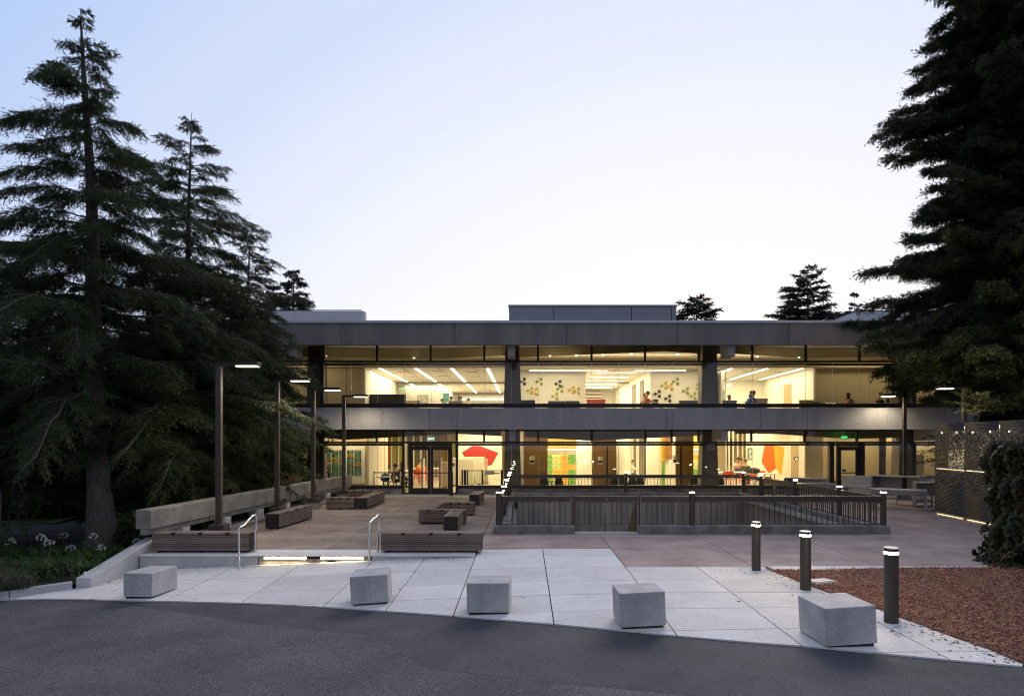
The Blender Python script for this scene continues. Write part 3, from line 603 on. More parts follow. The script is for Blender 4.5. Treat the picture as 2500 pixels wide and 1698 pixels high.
q_ = at(930 + 1142 * .1506, 1208, 30.0); tag(MB().box(-.07, .07, -.06, .06, 0, 1.06).build('door_opener_post', M['black'], None, (q_.x, 30.0, .004), bevel=.008), 'black push button post beside the glass entrance door', 'post')
# ================================================================== PERFORATED SCREEN
def screen():
    a = Vector((13.49, 22.45, 0)); b = Vector((12.98, 15.6, 0)); d = (b - a).normalized(); ln = (b - a).length; rz = math.atan2(d.y, d.x)
    t = thing('perforated_screen', 'dark perforated metal screen wall glowing from behind beside the ivy', 'screen wall', (a.x, a.y, 0), rz)
    rg = np.random.default_rng(11); zb, zm, zt = .10, 1.512, 2.97; pw = ln / 4
    for k in range(4):
        for (z0, z1) in ((zb, zm - .006), (zm + .006, zt)):
            x0, x1 = k * pw + .004, (k + 1) * pw - .004; V = []; Fq = []
            def q(xa, xb, za, zb_):
                n = len(V); V.extend([(xa, 0, za), (xb, 0, za), (xb, 0, zb_), (xa, 0, zb_)]); Fq.append((n, n + 1, n + 2, n + 3))
            rh = .042; nr = int((z1 - z0) / rh); cw = .042; ncx = int((x1 - x0) / cw); rest = []
            for r in range(nr + 1):
                za = z0 + r * rh; zc = min(za + rh, z1)
                if zc - za < .01: q(x0, x1, za, zc); continue
                cx = x0; zz = (za + zc) / 2
                for c in range(ncx):
                    xx = x0 + (c + .5) * cw
                    if zz > 2.72 or zz < .8 or xx - x0 < .03 or x1 - xx < .03: pr_ = 0; hs = 0
                    else:
                        wave = .5 + .5 * math.sin(xx * 2.3 + .6) * math.sin(xx * .9 + 1.9); f = math.exp(-((zz - 1.75) / .42) ** 2)
                        hs = .20 + .80 * f * (.45 + .55 * wave); pr_ = min(.92, .28 + .75 * f * wave + (.10 if 2.2 < zz < 2.6 else 0))
                        if zz < 1.5: pr_ *= max(0, (zz - .8) / .7) ** .8 * (.25 + .9 * wave)
                    if rg.random() < pr_:
                        hw = cw * .5 * min(.9, hs * 1.05); hh = rh * .5 * min(.74, hs * .9)
                        q(cx, xx - hw, za, zc); q(xx - hw, xx + hw, za, zz - hh); q(xx - hw, xx + hw, zz + hh, zc); cx = xx + hw
                q(cx, x1, za, zc)
            o = inst('panel', arr_mesh('panel', V, Fq, M['screen'], 4), t); o.data.materials[0] = M['screen']
            md = o.modifiers.new('solid', 'SOLIDIFY'); md.thickness = .004; md.offset = 1
            for zz in (zt - .30, zb + .26):
                if z0 < zz < z1:
                    for fx in (.25, .75): MB().cyl((x0 + fx * pw, -.012, zz), (x0 + fx * pw, .0, zz), .018, n=10).build('fixing', M['down'] if zz > 2 else M['steel'], t)  # upper fixings are given emission to read as bright dots
    MB().box(0, ln, .42, .50, 0, 2.9).build('backing', M['wallc'], t)
    MB().box(.1, ln - .1, .05, .40, -.02, .09).build('plinth', M['parapet'], t)
    for k in range(4): MB().box(k * pw + .1, (k + 1) * pw - .12, .012, .022, .03, .042).build('led_strip', M['glow'], t)
    MB().box(.1, ln - .1, .06, .12, 2.78, 2.84).build('led_bar', M['ledin'], t)
    for k in range(5):
        MB().box(k * pw - .03, k * pw + .03, .02, .41, .1, 2.9).build('stud', M['dark'], t)
    MB().box(.05, ln - .05, .03, .06, 1.495, 1.53).build('light_bar', M['barg'], t)
    return t
screen()
# ================================================================== THE BUILDING
bd = thing('campus_building', 'long two storey concrete building with glowing glazed storeys and deep concrete bands', 'building', (0, 0, 0))
GY = 31.05                                                               # glass line
def zat(py, Y=GY): return EYE - (py - PY) * Y / F
def xat(px, Y=GY): return (px - PX) * Y / F
def gz(m, x0, x1, y0, y1, z0, z1, name, bevel=0): return bx(name, M[m], x0, x1, y0, y1, z0, z1, bd, bevel)
XL, XR, YB = -15.0, 26.0, 62.0
# concrete bands in precast panels
JS = [XL, -12.1, -7.5, -2.88, 1.71, 6.28, 10.82, 15.4, 20.0, XR]
for a, b in zip(JS, JS[1:]):
    gz('fascia', a + .008, b - .008, 28.0, 28.25, 6.35, 7.035, 'fascia_panel', .006)
    gz('fascia', a + .012, b - .012, 28.03, 28.25, 7.04, 7.24, 'parapet_panel')
for a, b in ((XL, -4.3), (-4.3, 6.3), (6.3, 16.9), (16.9, XR)): gz('coping', a + .003, b - .003, 27.97, 28.6, 7.243, 7.345, 'coping')
JS2 = [XL, -12.1, -7.55, -6.1, -4.07, -2.87, 1.72, 6.06, 6.31, 10.1, 10.88, 12.1, 15.5, 20.1, XR]
for i, (a, b) in enumerate(zip(JS2, JS2[1:])): gz('facade', a + .006, b - .006, 29.2, 29.45, 2.893, 3.82, 'spandrel_panel', .005)
gz('fascia', XL, XR, 28.26, YB, 7.0, 7.2, 'roof'); gz('facade', XL, XR, 29.46, 31.0, 2.96, 3.80, 'ledge')
gz('carpet', XL, XR, 31.2, YB, 3.3, 3.5, 'upper_floor'); gz('floor', XL, XR, 31.2, YB, -.2, .0, 'ground_floor')
gz('white', XL, XR, YB, YB + .2, -.1, 6.98, 'rear_wall'); gz('facade', XL - .2, XL, 29.3, YB, -.8, 7.0, 'end_wall'); gz('facade', XR, XR + .2, 29.3, YB, -.8, 7.0, 'end_wall')
# frames
gz('dark', XL, XR, 31.0, 31.16, 3.93, 4.10, 'sill_band'); gz('dark', XL, XR, 31.0, 31.16, 2.85, 2.955, 'head_band')
gz('dark', XL, XR, 31.0, 31.16, 6.77, 6.99, 'head_band')
gz('dark', XL, XR, 30.98, 31.16, 5.97, 6.045, 'transom'); gz('dark', XL, XR, 31.17, 31.40, 5.865, 5.945, 'shaded_head')  # dark head strips under the transoms carry the transom shadow in their colour
gz('dark', XL, XR, 30.98, 31.16, 2.297, 2.383, 'transom'); gz('dark', XL, xat(985), 31.17, 31.36, 2.19, 2.285, 'shaded_head'); gz('dark', xat(1116), XR, 31.17, 31.36, 2.19, 2.285, 'shaded_head')
DX0, DX1, EX0, EX1 = xat(985), xat(1115.5), xat(2030), xat(2105)
for a, b in ((XL, DX0), (DX1, EX0), (EX1, XR)):
    gz('dark', a + .04, b - .04, 30.97, 31.16, .25, .395, 'sill'); gz('curbd', a + .04, b - .04, 31.0, 31.17, -.05, .248, 'plinth')
MU_ = [.60 + 2.436 * i for i in range(-6, 11)]
vm = MB().box(-.045, .045, -.05, .09, 0, .725).mesh('mullion', M['dark'])
for x in MU_: inst('mullion', vm, bd, (x, 31.04, 6.046))
ML = [-14.0, -11.6, xat(789), xat(920), xat(985), xat(1115.5), xat(1182), xat(1314), xat(1444.5), xat(1576), xat(1639.5), xat(1705), xat(1834), xat(1964), xat(2092), 17.65, 20.1, 22.5]
vm2 = MB().box(-.045, .045, -.05, .09, 0, .464).mesh('mullion', M['dark'])
for x in ML: inst('mullion', vm2, bd, (x, 31.04, 2.385))
for x in (xat(786), 17.7):
    gz('dark', x - .085, x + .085, 31.0, 31.25, 4.102, 5.965, 'post'); gz('dark', x - .085, x + .085, 31.0, 31.25, .0, 2.293, 'post')
for x in (DX0, DX1): gz('dark', x - .055, x + .055, 30.98, 31.22, .0, 2.295, 'post')
for x in (EX0, EX1): gz('dark', x - .11, x + .09, 30.98, 31.22, .0, 2.295, 'post')
def panes(xs, z0, z1, y=31.08):
    for a, b in zip(xs, xs[1:]):
        if b - a > .05: bx('window_pane', M['glass'], a + .009, b - .009, y, y + .012, z0, z1, bd)
panes([XL] + MU_ + [XR], 6.047, 6.768); panes([XL] + ML + [XR], 2.386, 2.848)
PU = [.60 + 1.218 * i + 1.218 * .5 - .59 for i in range(-12, 21)]
panes([XL] + PU + [XR], 4.103, 5.968)
PL = [x for x in PU]
def between(xs, a, b): return [a] + [x for x in xs if a + .3 < x < b - .3] + [b]
panes(between(PL, XL, DX0 - .06), .397, 2.294); panes(between(PL, DX1 + .06, EX0 - .12), .397, 2.294); panes(between(PL, EX1 + .1, XR), .397, 2.294)
js_ = MB().box(-.007, .007, -.004, .016, 0, 1.86).mesh('glazing_seal', M['coping'])
for x in PU: inst('glazing_seal', js_, bd, (x, 31.085, 4.105))
for x in PL:
    if not (DX0 - .3 < x < DX1 + .3 or EX0 - .3 < x < EX1 + .3): inst('glazing_seal', js_, bd, (x, 31.085, .40))
# beams and columns every thirty feet
CX = [-9.70, -.56, 8.58, 17.72]
for x in CX:
    MB().ext([(x - .17, 28.3, 6.99), (x - .15, 28.3, 5.92), (x + .15, 28.3, 5.92), (x + .17, 28.3, 6.99)], (0, 1.1, 0)).build('roof_beam', M['facade'], bd, bevel=.012)
    MB().box(x - .10, x + .16, 29.46, 30.96, 2.40, 2.957).build('floor_beam', M['facade'], bd)
    for z0, z1 in ((3.5, 6.99), (.0, 3.29)):
        MB().add([(x - .42, 31.6, z0), (x + .42, 31.6, z0), (x + .42, 32.3, z0), (x - .42, 32.3, z0), (x - .33, 31.6, z1), (x + .30, 31.6, z1), (x + .30, 32.3, z1), (x - .33, 32.3, z1)],
                 [(0, 3, 2, 1), (4, 5, 6, 7), (0, 1, 5, 4), (1, 2, 6, 5), (2, 3, 7, 6), (3, 0, 4, 7)]).build('column', M['column'], bd, bevel=.01)
# entrance doors
def glazed_door(nm, x0, x1, z1, glz, hs, parent, y=31.05):
    d = MB().box(x0, x0 + .13, y - .02, y + .03, .01, z1).box(x1 - .13, x1, y - .02, y + .03, .01, z1).box(x0 + .13, x1 - .13, y - .02, y + .03, z1 - .17, z1).box(x0 + .13, x1 - .13, y - .02, y + .03, .01, .27).build(nm, M['dark'], parent)
    bx('door_glass', M['glass'], x0 + .131, x1 - .131, y, y + .01, .271, z1 - .171, d)
    bx('push_bar', M['black'], x0 + .06, x1 - .06, y - .07, y - .04, .94, .985, d)
    MB().tube([(hs, y - .02, .80), (hs, y - .08, .80), (hs, y - .08, 1.12), (hs, y - .02, 1.12)], .012, 6).build('handle', M['black'], d)
dx0, dx1 = xat(1001), xat(1101); dm = (dx0 + dx1) / 2
gz('dark', dx0 - .07, dx0, 31.0, 31.14, 0, 2.294, 'door_frame'); gz('dark', dx1, dx1 + .07, 31.0, 31.14, 0, 2.294, 'door_frame'); gz('dark', dx0, dx1, 31.0, 31.14, 2.17, 2.294, 'door_frame')
glazed_door('door', dx0 + .004, dm - .004, 2.162, 0, dm - .07, bd); glazed_door('door', dm + .004, dx1 - .004, 2.162, 0, dm + .07, bd)
for a, b in ((DX0 + .056, dx0 - .071), (dx1 + .071, DX1 - .056)): bx('sidelight', M['glass'], a, b, 31.08, 31.09, .06, 2.29, bd); bx('sill', M['dark'], a, b, 31.0, 31.14, 0, .058, bd)
ex0, ex1 = xat(2046), xat(2096)
gz('dark', ex0 - .06, ex0, 31.0, 31.14, 0, 2.294, 'door_frame'); gz('dark', ex1, ex1 + .05, 31.0, 31.14, 0, 2.294, 'door_frame'); gz('dark', ex0, ex1, 31.0, 31.14, 2.16, 2.294, 'door_frame')
glazed_door('door', ex0 + .004, ex1 - .004, 2.15, 0, ex1 - .06, bd)
# folded perimeter ceilings behind the clerestories
def fold(pts, zs, ztop, ymax, ybk):
    P = []
    for x, y in pts:
        Y = min((zs - EYE) * F / (PY - y), ymax); P.append(((x - PX) * Y / F, Y))
    mb = MB()
    for (xa, ya), (xb, yb) in zip(P, P[1:]):
        mb.add([(xa, ya, zs), (xb, yb, zs), (xb, yb, ztop), (xa, ya, ztop)], [(0, 1, 2, 3)])
    mb.build('bulkhead', M['soffit'], bd); mb = MB()
    for (xa, ya), (xb, yb) in zip(P, P[1:]):
        mb.add([(xa, ya, zs), (xb, yb, zs), (xb, ybk, zs), (xa, ybk, zs), (xa, ya, zs + .02), (xb, yb, zs + .02), (xb, ybk, zs + .02), (xa, ybk, zs + .02)], [(0, 3, 2, 1), (4, 5, 6, 7)])
    mb.build('soffit', M['ceil'], bd)
    return P
FU = fold([(440, 868), (560, 874), (700, 873), (764, 871), (917, 878.5), (1100, 874), (1225, 868), (1278, 872), (1620, 857), (1733, 864), (1791, 863), (1960, 874), (2127, 872), (2600, 860)], 6.55, 6.99, 34.3, 34.5)
gz('tan', XL, XR, 34.42, 34.5, 6.10, 6.545, 'drop_panel')
gz('ceil', XL, XR, 34.5, YB, 6.10, 6.18, 'ceiling')
for y in (42.9, 52.5): gz('soffit', XL, XR, y, y + .12, 5.99, 6.098, 'ceiling_beam')
for x, y in [(xat(762), 33.2), (xat(985), 34.0), (xat(1347), 33.2), (xat(1415), 33), (xat(1484), 32.9), (xat(1553), 32.5), (xat(1673), 32.6), (xat(1895), 33.6), (xat(2010), 33.8)]:
    MB().cyl((x, y, 6.525), (x, y, 6.548), .05, n=10).build('downlight', M['down'], bd)
def lowfold(pts):
    Y = 31.9
    for (xa, ya), (xb, yb) in zip(pts, pts[1:]):
        MB().ext([(xat(xa, Y), Y, zat(ya, Y)), (xat(xb, Y), Y, zat(yb, Y)), (xat(xb, Y), Y, 3.28), (xat(xa, Y), Y, 3.28)], (0, .08, 0)).build('bulkhead', M['soffit'], bd)
lowfold([(480, 1064), (650, 1060), (770, 1066), (840, 1073), (900, 1070), (985, 1065), (1115, 1058), (1225, 1064)]); lowfold([(1280, 1066), (1440, 1075.5), (1580, 1069), (1740, 1061)]); lowfold([(1795, 1058), (1900, 1059), (2045, 1069), (2110, 1070), (2500, 1060)])
gz('ceil', XL, XR, 32.1, YB, 3.12, 3.2, 'lower_ceiling')
# ------------------------------------------------------------------ interior walls and lights, upper storey
Z4 = lambda x, y: (600 + x * .3012, 800 + y * .3012); Z5 = lambda x, y: (1200 + x * .27248, 800 + y * .27248); Z6 = lambda x, y: (1700 + x * .34423, 800 + y * .34423)
Z95 = lambda x, y: (950 + x * .1506, 860 + y * .1506); Z65 = lambda x, y: (650 + x * .1506, 1030 + y * .1506); Z93 = lambda x, y: (930 + x * .1506, 1040 + y * .1506)
Z125 = lambda x, y: (1250 + x * .16478, 1040 + y * .16478); Z158 = lambda x, y: (1580 + x * .1506, 1040 + y * .1506); Z174 = lambda x, y: (1740 + x * .1506, 860 + y * .1506); Z198 = lambda x, y: (1980 + x * .25353, 860 + y * .25353)
def iw(m, px0, px1, Y, z0, z1, t=.12, name='interior_wall'): return gz(m, xat(px0, Y), xat(px1, Y), Y, Y + t, z0, z1, name)
U0, U1, G0, G1 = 3.502, 6.098, .002, 3.118
gz('tan', XL, -9.02, 34.52, 34.66, U0, 6.097, 'interior_wall'); gz('tan', -9.0, xat(886, 34.5), 34.52, 34.66, U0, 6.097, 'interior_wall')
x = xat(886, 34.5); gz('white', x + .003, x + .12, 34.51, 42.8, U0, 6.097, 'interior_wall')
gz('white', -14.9, -5.45, 45.6, 45.75, U0, U1, 'interior_wall'); gz('white', -5.6, -5.45, 45.76, 56, U0, U1, 'interior_wall'); gz('greeng', -5.44, -5.05, 45.5, 45.8, U0, 5.6, 'glass_panel')
gz('white', -5.4, -.3, 56.2, 56.35, U0, U1, 'interior_wall'); bx('cove_light', M['cove'], -5.2, -.5, 56.05, 56.15, 5.80, 5.86, bd)
gz('white', -.46, -.30, 35.6, 56, U0, U1, 'interior_wall')
gz('white', -.299, xat(1430, 35.5), 35.5, 35.64, U0, U1, 'interior_wall'); xa = xat(1430, 35.5); xb = xat(1588, 35.5)
gz('white', xa - .14, xa - .002, 35.65, 58, U0, U1, 'interior_wall'); gz('white', xb + .002, xb + .14, 35.65, 58, U0, U1, 'interior_wall'); gz('white', xb, xat(1740, 35.5), 35.5, 35.64, U0, U1, 'interior_wall')
gz('white', xa, xb, 50.1, 50.2, U0, U1, 'interior_wall')
for i in range(9): gz('wood' if i == 0 else 'white', xa + .02, xb - .9, 49.6, 50.05, 3.9 + i * .24, 4.02 + i * .24, 'wall_slat')
for Y in (37.4, 40.2): gz('column', xb - .03, xb - .001, Y, Y + 1.3, U0, 5.75, 'lift_door')
xr = 14.62
gz('white', xat(1756, 36), xat(1756, 36) + .12, 35.66, 42.0, U0, U1, 'interior_wall'); gz('white', 9.4, xr, 42.0, 42.15, U0, U1, 'interior_wall'); gz('white', xr, xr + .14, 34.6, 42.2, U0, U1, 'interior_wall'); gz('white', xr - .01, xr + .10, 34.52, 34.60, U0, 6.097, 'interior_wall')
gz('tan', xr + .15, 17.6, 34.9, 35.0, U0, 6.097, 'interior_wall'); gz('tan', 17.62, XR, 34.9, 35.0, U0, 6.097, 'interior_wall')
gz('greeng', 10.9, 11.6, 41.85, 41.98, U0, 5.35, 'glass_panel'); gz('greeng', 11.65, 12.25, 41.85, 41.98, U0, 5.5, 'glass_panel')
dW = xr - .03; bx('door', M['tanf'], dW, xr - .001, xat(1925, 1) * 0 + 37.4, 38.5, U0, 5.55, bd)
for k in range(14):
    gz('soffit', -9.0 + 1.83 * k - .9, -9.0 + 1.83 * k - .885, 34.6, 52, 6.092, 6.0995, 'ceiling_seam')
for k in range(16):
    x = -8.3 + 1.83 * (k % 4) + (17 if k > 7 else 0) * .97; y = 36.2 + 2.6 * (k // 4 % 3) + .4 * (k % 2)
    if x < -1.2 or 10.2 < x < 14: gz('soffit', x - .3, x + .3, y, y + .12, 6.088, 6.0995, 'ceiling_vent')
def clight(lab, x0, x1, y0, y1, z, hang=False, group='linear ceiling lights'):
    t = thing('ceiling_light', lab, 'ceiling light', ((x0 + x1) / 2, (y0 + y1) / 2, z), 0, group)
    w, d = (x1 - x0) / 2, (y1 - y0) / 2
    MB().box(-w, w, -d, d, -.012, .012).build('diffuser', M['strip_l'], t)
    MB().box(-w - .015, w + .015, -d - .015, d + .015, .013, .05).build('housing', M['white'], t)
    if hang:
        for sx in (-.8, .8): MB().cyl((sx * w, 0, .05), (sx * w, 0, U1 - z), .006, n=6).build('cable', M['steel'], t)
ORD = ('leftmost', 'second from the left', 'middle', 'second from the right', 'rightmost')
for k in range(5):
    x = -9.21 + 1.83 * k
    clight('%s long ceiling light near the glass, upper left reading room' % ORD[k], x - .07, x + .07, 34.8 if k else 38.5, 42.6, 6.085, group='linear lights of the upper left reading room')
    clight('%s ceiling light in the deep row of the upper left reading room' % ORD[k], x - .07, x + .07, 43.4, 45.3 if k < 2 else 52.2, 6.085, group='deep linear lights of the upper left reading room')
for k in range(3):
    x = 10.55 + 1.80 * k; clight('%s of the three slanting ceiling lights in the upper right study room' % ('leftmost', 'middle', 'rightmost')[k], x - .07, x + .07, 34.8, 41.0, 6.085, group='linear lights of the upper right study room')
for k in range(5): Y = 37 + 2.55 * k; clight('%s crosswise ceiling light of the upper lift lobby corridor' % ('nearest, topmost', 'second nearest', 'middle', 'second farthest', 'farthest, lowest')[k], xa + .7 - .1 * k, xb - .5, Y - .06, Y + .06, 6.085, group='crosswise lights of the lift lobby')
clight('long hanging linear light before the left pinwheel wall', xat(1293, 34.2), xat(1486, 34.2), 34.85, 34.91, 5.99, True, 'hanging lights before the pinwheel walls'); clight('long hanging linear light before the right pinwheel wall', xat(1554, 34.2), xat(1682, 34.2), 34.85, 34.91, 5.99, True, 'hanging lights before the pinwheel walls')
def alight(x, y, z, sx, sy, e, c=(1, .80, .46)):  # unseen area lamp adding fill light to a room
    d = bpy.data.lights.new('room_fill', 'AREA'); d.shape = 'RECTANGLE'; d.size = sx; d.size_y = sy; d.energy = e; d.color = c
    o = bpy.data.objects.new('room_fill', d); o.location = (x, y, z); COL.objects.link(o); o.parent = bd; return o
UE = 2.9
alight(-5.2, 38.6, 6.07, 6, 6, 165 * UE); alight(-4.5, 48, 6.07, 7, 6, 240 * UE); alight(1.4, 33.2, 6.2, 3.4, 1.4, 46 * UE); alight(8, 33.2, 6.2, 2.6, 1.4, 38 * UE); alight(4.8, 42, 6.07, 2.2, 12, 190 * UE); alight(12.2, 38, 6.07, 4, 6, 100 * UE)
alight(-12, 33.4, 6.5, 5, .6, 32); alight(18.5, 33.6, 6.5, 7, .6, 44); alight(-4, 33.2, 6.5, 8, .5, 18); alight(5, 33, 6.52, 5, .4, 16)
for x_ in (-5.2, 4.0, 13.0): alight(x_, 32.9, 6.12, 8.4, .35, 24).rotation_euler = (R(180), 0, 0)  # unseen uplights added to brighten the soffit and bulkhead
# ------------------------------------------------------------------ lower storey
gz('tan', XL, -11.05, 33.2, 33.3, G0, G1, 'interior_wall'); gz('tan', -11.03, xat(893, 32.9), 33.2, 33.3, G0, G1, 'interior_wall')
x = xat(893, 33.2); gz('white', x, x + .12, 33.31, 38, G0, G1, 'interior_wall')
gz('woodd', xat(896, 37), xat(908, 37), 37, 37.1, G0, 2.3, 'door_panel'); gz('teal', xat(908.3, 37), xat(934, 37), 37.0, 37.1, G0, 2.1, 'wall_panel'); gz('white', xat(934.3, 37), xat(940, 37), 37, 37.1, G0, G1, 'interior_wall')
Yd = 50.0; gz('tan', -17, -4.3, Yd, Yd + .15, G0, G1, 'interior_wall')
for a, b, m in ((943, 952, 'orange'), (960, 969, 'olive'), (975, 985, 'olive'), (996, 1006, 'column'), (1012, 1022, 'column'), (1030, 1040, 'column'), (1058, 1072, 'column'), (1076, 1090, 'woodd'), (1103, 1112, 'olive')):
    gz(m, xat(a, 49.9), xat(b, 49.9), 49.8, 49.95, .6, 2.9, 'wall_panel')
for a in (940.5, 955, 972, 990, 1009, 1027, 1043): gz('white', xat(a, 49.5), xat(a + 3, 49.5), 49.4, 49.6, G0, 3.1, 'window_post')
Yr = 43.0; gz('white', xat(1114, Yr), xat(1226, Yr), Yr, Yr + .15, G0, G1, 'interior_wall'); gz('cab', xat(1228, 46), xat(1238, 46), 46, 46.1, G0, G1, 'interior_wall')
gz('white', -.9, -.75, 32.35, 50, G0, G1, 'interior_wall')
Yw = 33.6
def wood(p0, p1, m='woodd'): gz(m, xat(p0, Yw), xat(p1, Yw), Yw, Yw + .12, G0, G1, 'wood_panel')
gz('white', xat(1270, Yw), xat(1278, Yw), Yw, Yw + .12, G0, G1, 'interior_wall')
wood(1278.3, 1314); wood(1314.4, 1337); wood(1447, 1484); wood(1484.4, 1505); wood(1650, 1675); wood(1675.4, 1693)
bx('door_slot', M['black'], xat(1481, Yw - .02), xat(1484, Yw - .02), Yw - .02, Yw - .001, .05, 2.15, bd); bx('door_slot', M['black'], xat(1661, Yw - .02), xat(1665, Yw - .02), Yw - .02, Yw - .001, .05, 2.15, bd)
Yk = 37.5
for a, b in ((1337, 1430), (1690, 1740)): gz('white', xat(a, Yk), xat(b, Yk), Yk, Yk + .15, G0, G1, 'interior_wall')
gz('white', xat(1410, 35), xat(1447, 35), 35.5, 35.62, G0, G1, 'interior_wall')
for px0, px1 in ((1337.3, 1409), (1694, 1728)):
    gz('cab', xat(px0, 37), xat(px1, 37), 36.9, Yk - .01, 2.02, 2.95, 'wall_cabinet'); bx('cove_light', M['cove'], xat(px0, 37), xat(px1, 37), 36.95, 37.1, 1.93, 1.97, bd)
gz('white', xat(1505.5, 39), xat(1506.5, 39), 33.73, 42, G0, G1, 'interior_wall'); gz('wood', xat(1508, 42), xat(1530, 42), 42, 42.1, G0, G1, 'wood_panel'); gz('white', xat(1530.4, 42), xat(1572, 42), 42, 42.1, G0, G1, 'interior_wall')
for a in (1547, 1561, 1568): gz('column', xat(a, 41.9), xat(a + 6, 41.9), 41.9, 41.98, G0, 2.6, 'lift_door')
gz('white', xat(1578, 36), xat(1650, 36), 36.0, 36.12, G0, G1, 'interior_wall'); gz('cab', xat(1614, 35.9), xat(1623, 35.9), 35.9, 35.98, 1.3, 2.9, 'wall_cabinet'); gz('lgreen', xat(1616, 35.9), xat(1623, 35.9), 35.9, 35.98, .1, 1.28, 'wall_panel'); gz('wood', xat(1624, 35.8), xat(1641, 35.8), 35.8, 35.9, 1.45, 2.9, 'wood_panel')
gz('column', xat(1714, 33), xat(1722, 33), 33, 33.3, G0, G1, 'interior_column')
Yf = 46; gz('tan', 9.6, 17, Yf, Yf + .12, G0, G1, 'interior_wall')
for a in (1771, 1779, 1789, 1800, 1812): gz('white', xat(a, 44), xat(a + 3, 44), 44, 44.1, G0, G1, 'window_post')
gz('column', xat(1774, 45.8), xat(1787, 45.8), 45.7, 45.95, .8, 2.6, 'wall_panel'); gz('cab', xat(1817, 45.8), xat(1823, 45.8), 45.7, 45.95, .9, 2.8, 'wall_panel')
Yo = 38.2; gz('white', xat(1823, Yo), xat(1928, Yo), Yo, Yo + .14, G0, G1, 'interior_wall'); gz('white', xat(1928, Yo) + .002, xat(2000, 36), 36.9, 37.04, G0, G1, 'interior_wall'); gz('white', xat(1928, Yo), xat(1928, Yo) + .1, 37.05, Yo - .002, G0, G1, 'interior_wall')
xe = xat(2012, 33.3); gz('tan', xat(2001, 36.9), xe, 33.4, 33.5, G0, G1, 'interior_wall') if xat(2001, 36.9) < xe else gz('tan', xe - .9, xe, 33.4, 33.5, G0, G1, 'interior_wall')
gz('tan', xe + .003, 17.6, 33.9, 34.0, .45, G1, 'blind'); gz('column', xe + .003, 17.6, 34.02, 34.1, G0, .6, 'interior_wall'); gz('tan', 17.62, XR, 33.2, 33.3, G0, G1, 'interior_wall')
gz('tan', xat(2234, 32.6), xat(2256, 32.6), 32.6, 32.66, .3, 1.75, 'leaning_panel')
bx('door', M['tanf'], xat(1931, 36.85), xat(1950, 36.85), 36.86, 36.895, G0, 2.25, bd)
LE = 2.9
alight(-12, 32.5, 3.0, 5, .7, 18 * LE); alight(-7.5, 42, 3.08, 5, 12, 120 * LE); alight(-2.6, 38, 3.08, 2.6, 9, 120 * LE); alight(1.6, 34.9, 3.05, 3.5, 1.0, 70 * LE); alight(5.6, 37.5, 3.05, 2.2, 6, 130 * LE); alight(8.9, 35.2, 3.05, 1.6, 2, 50 * LE); alight(11.8, 40, 3.08, 4, 8, 130 * LE); alight(13.6, 34.8, 3.05, 2.4, 2.5, 52 * LE); alight(18, 32.8, 3.0, 5, .8, 22 * LE)
alight(3.5, 32.5, 3.1, 8, .6, 22 * LE); alight(-8.6, 32.2, 3.0, 2.4, .5, 16 * LE)  # unseen fill added to brighten the wooden doors and the directory board
# ================================================================== PENTHOUSES
ph = thing('rooftop_penthouse', 'pale stucco rooftop box at the left end of the roof', 'penthouse', (0, 0, 7.2))
a, b = xat(560, 40), xat(889, 40); MB().ext([(a, 40, -.02), (b - .12, 40, -.02), (b, 40.12, -.02), (b, 40.6, -.02), (a, 40.6, -.02)], (0, 0, zat(758, 40) - 7.2)).build('wall', M['pent'], ph); bx('cap', M['seam'], a - .02, b - .14, 39.98, 40.06, zat(758, 40) - 7.2 + .003, zat(757, 40) - 7.2 + .02, ph)
ph = thing('rooftop_penthouse', 'grey metal panelled rooftop plant box over the middle of the roof', 'penthouse', (0, 0, 7.2)); zt = zat(744, 40) - 7.2
js3 = [1242, 1352, 1541.5, 1639, 1652]
for p, q in zip(js3, js3[1:]): bx('panel', M['pentm'], xat(p, 40) + .02, xat(q, 40) - .02, 40, 40.1, .28, zt - .10, ph); bx('base_panel', M['pentm'], xat(p, 40) + .02, xat(q, 40) - .02, 40, 40.1, -.02, .25, ph)
bx('core', M['seam'], xat(1242, 40) + .05, xat(1652, 40) - .02, 40.06, 46, -.02, zt - .06, ph); bx('coping', M['pentm'], xat(1241, 40), xat(1653, 40), 39.95, 46.1, zt - .085, zt, ph)
ph = thing('rooftop_penthouse', 'pale rooftop box half hidden behind the redwood', 'penthouse', (0, 0, 7.2)); MB().box(xat(2092, 40), xat(2330, 40), 40, 46, -.02, zat(759, 40) - 7.2).build('wall', M['pent'], ph); bx('cap', M['seam'], xat(2092, 40) - .03, xat(2330, 40) + .03, 39.97, 46.03, zat(759, 40) - 7.198, zat(757, 40) - 7.198, ph)
